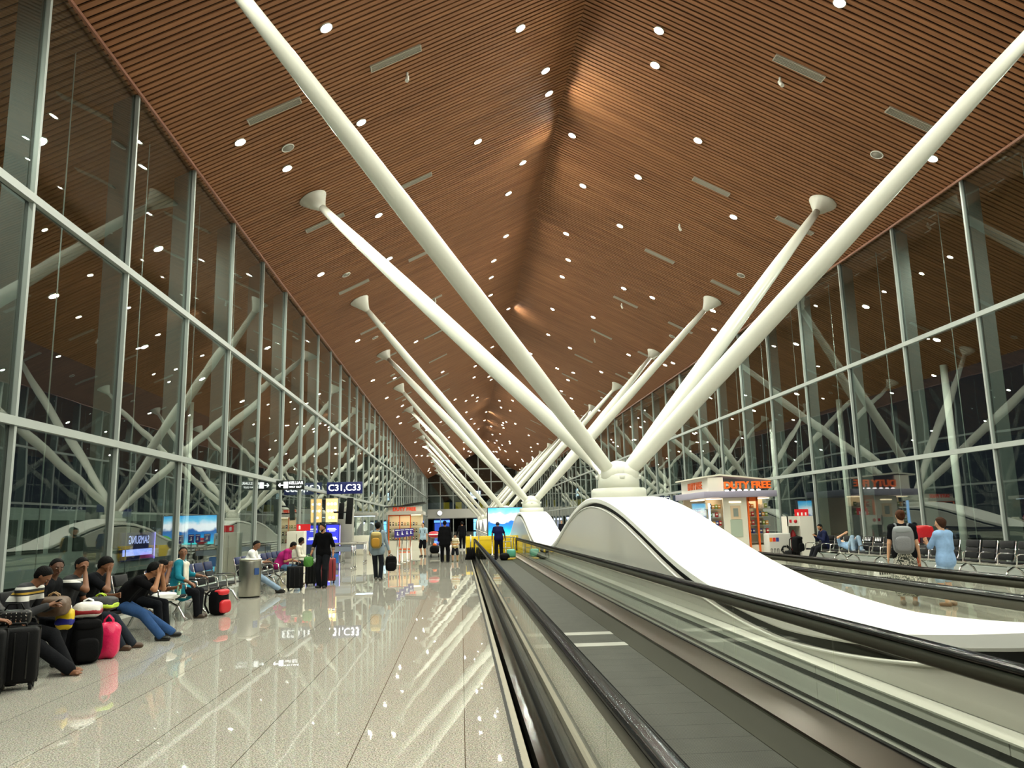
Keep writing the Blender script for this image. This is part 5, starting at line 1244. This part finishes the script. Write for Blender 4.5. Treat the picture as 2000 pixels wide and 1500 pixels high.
person('small child in pale clothes beside the striped boy', (-.52, 37.9, 0), PI, 1.05, 'light', head=(0, 5), shirt='e6e2e0', sleeve=.5, trousers='d8c8c8', trouser_len=.5, shoes='b08078', res=.013)
person('man in black walking away in front of the far shopfronts', (.06, 51.6, 0), .1, 1.78, 'tan', lean=2, hands=[(.26, .02, .84), (-.34, .1, .92)], feet=[(.1, -.05, 0), (-.1, .12, 0)], shirt='0e0e12', trousers='0c0c10', shoes='d8d4cc', res=.016)
person('worker in a navy T-shirt bent over a machine at the walkway end', (1.72, 37.3, 0), .1, 1.76, 'brown', lean=10, hunch=16, head=(0, 38), hands=[(.34, .22, .9), (-.3, .05, .9)], feet=[(.13, -.02, -.02), (-.13, .04, -.02)], shirt='11143a', sleeve=.5, trousers='15161c', shoes='0c0c0c', hair='cap', hair_col='2a2430', fat=1.05, res=.0125, pants_loose=.024)
# ---- right side
M_gpack = mat('grey_pack', '77787a', .75, bump=.2, bscale=50); M_gp2 = mat('grey_pack_light', '8f9496', .75); M_bstrap = mat('pack_trim', '6f7478', .6)
I = person('woman in a black top and patterned skirt standing beyond the far walkway', (8.1, 14.4, 0), -.5, 1.72, 'light', lean=2, hunch=3, head=(-25, 4), hands=[(.24, .06, .86), (-.28, .02, .82)], feet=[(.1, .0, 0), (-.1, .06, 0)], shirt='121316', sleeve=.4, trousers_m=patterned('leaf_print', 'd8d4c8', '3a3e36'), skirt=.62, hair='bun', hair_col='4a2c1a', shoes='6a5a48', res=.0105)
worn_pack(I, (M_gpack, M_gpack, M_gp2, M_bstrap), .36, .2, .5, label='grey rucksack with blue trim on the back of the woman in black')
t = shoppingbag((7.72, 14.55, .28), .2, 'white carrier bag with dark lettering in the hand of the woman in black', mat('white_plastic', 'e9e6e2', .3, bump=.3, bscale=20), (.3, .16, .42)); mb = MB()
for r in range(3):
    for c_ in range(5): mb.box((-.1 + .05 * c_, -.075, .12 + .09 * r), (.03, .012, .05))
mb.build('dark_print', M_ink, t)
t = shoppingbag((8.5, 14.72, .62), .1, 'small orange-brown bag hanging at the side of the woman in black', mat('rust_bag', 'b0502a', .5), (.14, .1, .26), mat('rust_bag', 'b0502a', .5))
I = person('boy in a pale blue T-shirt, back turned, holding up a red packet', (8.72, 14.15, 0), .35, 1.56, 'light', lean=0, hunch=2, head=(-15, 6), hands=[(.22, .06, .78), (-.03, .32, 1.08)], hand_dir=[None, (-.2, .3, 1)], elbow_out=[None, (-.6, -.3, -.6)], shirt='8fb0d8', sleeve=.62, hem=.05, trousers='9fb8d0', trouser_len=.46, hair='full', hair_col='3a2418', shoes='8a6a50', res=.0105)
t = thing('snack_packet', 'shiny red packet held up by the boy in pale blue', 'packet', (8.62, 14.6, 1.1), .3); softbag(t, 'foil', mat('red_foil', 'c8282c', .25, bump=.6, bscale=16), (0, 0, .16), (.24, .05, .16), 4, .5, crease=.05); mb = MB(); mb.box((.0, -.05, .05), (.3, .02, .1)); mb.build('dark_panel', mat('foil_dark', '3a2a34', .4), t)
person('bearded man in navy seated on the right bench, looking at his phone', (13.15, 28.5, 0), PI / 2, 1.76, 'tan', True, lean=6, hunch=14, head=(-20, 22), hands=[(.1, .36, .92), (-.1, .36, .90)], shirt='1f2440', trousers='1a1b20', beard=True, feet=[(.12, .6, 0), (-.12, .6, 0)], res=.013)
t = thing('phone', 'black phone held by the bearded man in navy', 'phone', (12.78, 28.5, .98)); mb = MB(); mb.box((0, 0, 0), (.09, .16, .012), rot=Matrix.Rotation(.9, 3, 'Y'), bev=.004); mb.build('case', M_black, t)
t = backpack((12.55, 29.6, .3), .6, 'big black rucksack on the luggage in front of the man in navy', M_blkfab, M_blkfab, .4, .3, .6)
suitcase((12.5, 30.0, 0), .5, 'low black trolley bag under the big rucksack on the right', M_case, .5, .36, .3)
person('person in pale denim lying on the right bench with knees drawn up', (13.0, 26.3, 0), PI, 1.66, 'light', pel=(0, 0, .58), lean=-82, hunch=4, head=(0, 0), hands=[(.1, -.25, 1.02), (-.15, -.2, .82)], elbow_out=[(.5, 0, .3), (-.5, 0, .3)], feet=[(.12, .36, .44), (-.12, .42, .44)], shirt='7a96b4', sleeve=.5, trousers='8ea4b8', hair='bob', hair_col='5a3a26', shoes='8a8f98', res=.0135, knee_out=.1)
for x, y, c, lab in ((7.75, 62, '1c1c22', 'distant person in black between the second and nearest pods'), (8.3, 60.5, '23387a', 'distant person in a blue top between the second and nearest pods')):
    person(lab, (x, y, 0), PI, 1.72, 'light', shirt=c, trousers='17181c', res=.02)
# ------------------------------------------------------------------ world, camera, view
w = bpy.data.worlds.new('World'); SC.world = w; w.use_nodes = True
w.node_tree.nodes['Background'].inputs[0].default_value = (.012, .014, .017, 1); w.node_tree.nodes['Background'].inputs[1].default_value = 1
def cam():
    yaw, pitch, roll = .066955, .172381, -.022909
    cy, sy, cp, sp_ = math.cos(yaw), math.sin(yaw), math.cos(pitch), math.sin(pitch)
    F = Vector((sy * cp, cy * cp, sp_)); Rt = Vector((cy, -sy, 0)); U = Rt.cross(F)
    cr, sr = math.cos(roll), math.sin(roll)
    R2 = Rt * cr + U * sr; U2 = -Rt * sr + U * cr
    M = Matrix((R2, U2, -F)).transposed().to_4x4(); M.translation = Vector((0, 0, EYE))
    c = bpy.data.cameras.new('camera'); c.sensor_width = 36; c.lens = 1552 / 2000 * 36; c.clip_start = .05; c.clip_end = 600
    o = link('camera', c); o.matrix_world = M; SC.camera = o
cam()
vs = SC.view_settings; vs.view_transform = 'Standard'; vs.look = 'None'; vs.gamma = 1; vs.exposure = EXPO; vs.use_curve_mapping = False
cy = SC.cycles
cy.use_denoising = True; cy.max_bounces = 8; cy.diffuse_bounces = 3; cy.glossy_bounces = 4; cy.transparent_max_bounces = 20; cy.use_adaptive_sampling = True; cy.adaptive_threshold = .015; cy.transmission_bounces = 6
cy.sample_clamp_indirect = 4; cy.sample_clamp_direct = 0; cy.caustics_reflective = False; cy.caustics_refractive = False
